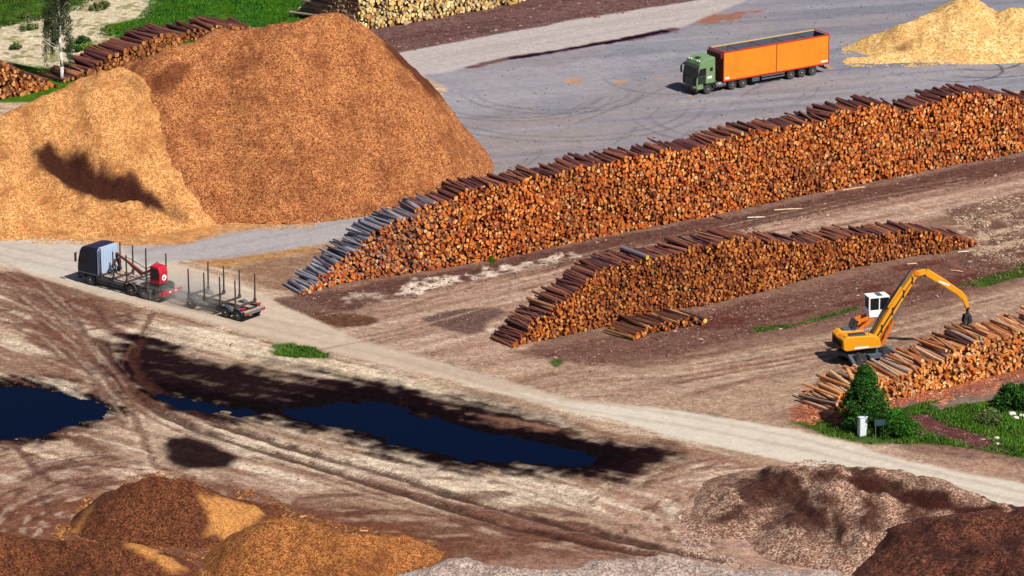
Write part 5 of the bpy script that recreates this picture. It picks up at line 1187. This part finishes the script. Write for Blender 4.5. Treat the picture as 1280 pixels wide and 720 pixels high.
litter('bark_debris', [(660, 445), (853, 396), (1053, 348), (1230, 312), (1290, 300), (1290, 335), (1180, 372), (1060, 396), (950, 418), (850, 444), (760, 458)], 22000, 0.11, LC, 'bark litter along the front of the middle stack')
litter('bark_debris', [(990, 525), (1000, 490), (1040, 470), (1100, 455), (1290, 440), (1290, 485), (1180, 502), (1100, 520), (1030, 535)], 12000, 0.121, ([(225, 130, 80), (190, 100, 62), (130, 78, 66), (245, 190, 150)], [4, 4, 3, 2]), 'reddish bark litter round the near peeled stack')
litter('bark_debris', [(1180, 262), (1300, 238), (1300, 330), (1225, 330), (1215, 300)], 5000, 0.138, ([(225, 200, 175), (190, 160, 135), (110, 74, 62), (150, 100, 76)], [3, 3, 3, 3]), 'pale and brown wood litter at the right edge behind the middle stack')
litter('bark_debris', [(440, 40), (490, 66), (594, 48), (700, 28), (854, 3), (900, -10), (700, -10), (560, 20)], 5000, 0.138, LC, 'bark litter along the foot of the pale yellow stack')
litter('bark_debris', [(1135, 520), (1165, 518), (1200, 532), (1250, 553), (1280, 566), (1230, 566), (1180, 556), (1150, 540)], 3600, 0.099, ([(120, 74, 70), (90, 52, 50), (200, 170, 160)], [4, 4, 1]), 'purple brown bark strip across the green grass')
litter('stone_debris', [(-20, 345), (200, 400), (420, 455), (640, 520), (860, 600), (900, 690), (600, 650), (300, 600), (-20, 600)], 14000, 0.07, ([(190, 165, 145), (150, 116, 100), (110, 78, 70)], [2, 4, 4]), 'small stones and clods scattered over the lower mud')
litter('stone_debris', [(300, 380), (500, 370), (700, 340), (640, 440), (800, 470), (980, 520), (860, 510), (640, 470), (440, 425)], 7000, 0.066, ([(225, 205, 185), (150, 116, 100), (120, 88, 76)], [2, 3, 3]), 'small stones and wood bits scattered on the dirt lane')

CC_ = ([(222, 165, 100), (190, 126, 72), (245, 205, 145)], [4, 3, 2])
litter('chip_spill', [(-40, 285), (60, 296), (130, 302), (210, 306), (290, 288), (430, 270), (560, 246), (615, 210), (622, 208), (570, 252), (438, 277), (298, 295), (212, 311), (110, 309), (-40, 297)], 18000, .13, CC_, 'spilled golden chips along the foot of the two big heaps')
litter('chip_spill', [(1058, 52), (1068, 76), (1130, 78), (1290, 62), (1290, 76), (1140, 84), (1062, 84), (1052, 62)], 3500, .13, ([(240, 200, 130), (215, 160, 90)], [3, 1]), 'spilled pale chips round the heap on the paved yard')
litter('chip_spill', [(60, 670), (110, 615), (200, 590), (300, 610), (350, 630), (440, 655), (540, 680), (560, 730), (240, 725), (60, 700)], 20000, .12, ([(170, 105, 55), (110, 62, 36), (220, 160, 95)], [4, 4, 2]), 'spilled brown chips round the heaps at the bottom left')
litter('chip_spill', [(840, 640), (960, 585), (1040, 575), (1290, 640), (1290, 660), (1100, 600), (960, 610), (900, 680), (980, 730), (860, 730)], 16000, .12, ([(190, 155, 135), (120, 74, 60), (225, 200, 185)], [4, 3, 2]), 'bark crumbs scattered round the furrowed mound')
litter('yard_debris', [(500, 262), (560, 110), (640, 80), (840, 36), (1000, 0), (1290, -10), (1290, 110), (1000, 160), (720, 215)], 7000, .09, ([(120, 100, 90), (190, 150, 110), (90, 80, 84)], [4, 3, 3]), 'thin bark crumbs scattered over the grey paved yard')

# loose pieces of wood and stones one can point at
for k, (px, py, ang, L, c_, lb) in enumerate(((985, 262, 10, 2.6, (235, 205, 175), 'pale thin pole lying by the long stack above the excavator'), (1067, 236, 25, 2.4, (235, 190, 150), 'light strip of wood near the long stack foot'),
        (895, 271, -50, 1.8, (120, 75, 70), 'dark branch lying at the foot of the long stack'), (945, 272, 4, 1.6, (240, 225, 210), 'short whitish pole left of the pale thin one'), (1204, 315, 10, 1.0, (240, 215, 190), 'short pale block of wood off the end of the middle stack'),
        (1196, 339, -25, 1.1, (235, 180, 140), 'light chunk of wood above the excavator stick'), (1140, 330, 12, .9, (240, 190, 140), 'small tan wood piece in front of the middle stack'), (1120, 211, 18, 3.0, (225, 190, 165), 'long pale pole near the right end of the long stack'),
        (1100, 214, -45, 3.4, (95, 62, 62), 'long dark pole crossing the litter by the long stack'))):
    p = G(px, py, .07); c, s = math.cos(R(ang)) * L / 2, math.sin(R(ang)) * L / 2
    one_log((p[0] - c, p[1] - s, .08), (p[0] + c, p[1] + s, .09), .065, c_, c_, lb, 'wood_pole' if L > 1.5 else 'wood_piece', 'wood')
for k, (px, py, r_, lb) in enumerate(((1265, 519, .26, 'white stone in the grass, uppermost of the pale cluster'), (1270, 524, .22, 'white stone in the grass, lowest of the cluster by the bushes'), (1277, 521, .2, 'white stone in the grass, right one of the cluster'), (1246, 549, .2, 'white stone at the end of the purple bark strip, upper one'), (1247, 556, .16, 'small white stone at the end of the bark strip, lower one'), (1268, 503, .25, 'orange stained stone beneath the dark bushes'))):
    q = np.random.RandomState(k); mb = MB(); p = G(px, py); import bmesh
    bmm = bmesh.new(); bmesh.ops.create_icosphere(bmm, subdivisions=2, radius=r_)
    for v in bmm.verts: v.co = Vector((v.co.x * 1.2, v.co.y, v.co.z * .7)) * (1 + .25 * (q.rand() - .5))
    me = bpy.data.meshes.new('stone'); bmm.to_mesh(me); bmm.free(); me.materials.append(M['stone'] if k < 5 else M['exc_o']); o = link(bpy.data.objects.new('stone', me)); o.location = (p[0], p[1], r_ * .45); tag(o, lb, 'stone')

# white electric cabinet and the small board on two posts
b_ = G(1077.5, 545); T = empty('utility_cabinet', b_, R(28), label='tall white and grey metal cabinet standing in the grass before the tree', cat='cabinet')
w = MB(); w.box(-.32, .32, -.2, .2, .05, 1.55, M['cabinet']); cbt = w.build('housing', T, .02)
w = MB(); w.box(-.36, .36, -.24, .24, 1.552, 1.60, M['cabinet']); w.build('roof', T, .01); w = MB(); w.box(-.30, .30, -.18, .18, -.1, .05, M['frame']); w.build('plinth', T)
w = MB(); w.box(-.27, .27, -.215, -.202, .15, 1.45, M['cabinet']); d_ = w.build('door', T, .005); w = MB(); w.box(.18, .21, -.235, -.216, .75, .9, M['black']); w.build('handle', d_)
b_ = G(1099, 548); T = empty('sign_board', b_, R(10), label='dark teal board on two thin posts right of the white cabinet', cat='sign')
for s in (-1, 1):
    w = MB(); w.cyl((s * .3, 0, -.1), (s * .3, 0, 1.5), .03, M['steel'], 8); w.build('post', T)
w = MB(); w.box(-.42, .42, -.05, -.032, 1.05, 1.55, M['sign']); w.build('board', T, .005)

# dust thrown up between truck and trailer
m, n, b = new_mat('road_dust'); n.nodes.remove(b); out = n.nodes['Material Output']; pv = N(n, 'ShaderNodeVolumePrincipled'); tc = N(n, 'ShaderNodeTexCoord')
pv.inputs['Color'].default_value = (.92, .84, .76, 1)
ln = N(n, 'ShaderNodeVectorMath', operation='LENGTH'); n.links.new(tc.outputs['Object'], ln.inputs[0])
fo = ramp(n, ln.outputs['Value'], [(0.0, 1.0), (1.0, 0.0)]); nz = ramp(n, noise_node(n, tc.outputs['Object'], 2.5, 3), [(.35, 0.0), (.65, 1.0)])
mu_ = N(n, 'ShaderNodeMath', operation='MULTIPLY'); n.links.new(fo, mu_.inputs[0]); n.links.new(nz, mu_.inputs[1]); mu2 = N(n, 'ShaderNodeMath', operation='MULTIPLY'); n.links.new(mu_.outputs[0], mu2.inputs[0]); mu2.inputs[1].default_value = 1.3
n.links.new(mu2.outputs[0], pv.inputs['Density']); n.links.new(pv.outputs[0], out.inputs['Volume'])
import bmesh
bmm = bmesh.new(); bmesh.ops.create_icosphere(bmm, subdivisions=3, radius=1.0); me = bpy.data.meshes.new('dust'); bmm.to_mesh(me); bmm.free(); me.materials.append(m)
o = link(bpy.data.objects.new('dust', me)); c_ = G(236, 378); o.location = (c_[0], c_[1] + .5, .7); o.scale = (6.5, 3.2, 1.5); o.rotation_euler = (0, 0, R(-38)); tag(o, 'thin pale dust cloud behind the truck on the gravel road', 'dust', kind='stuff')
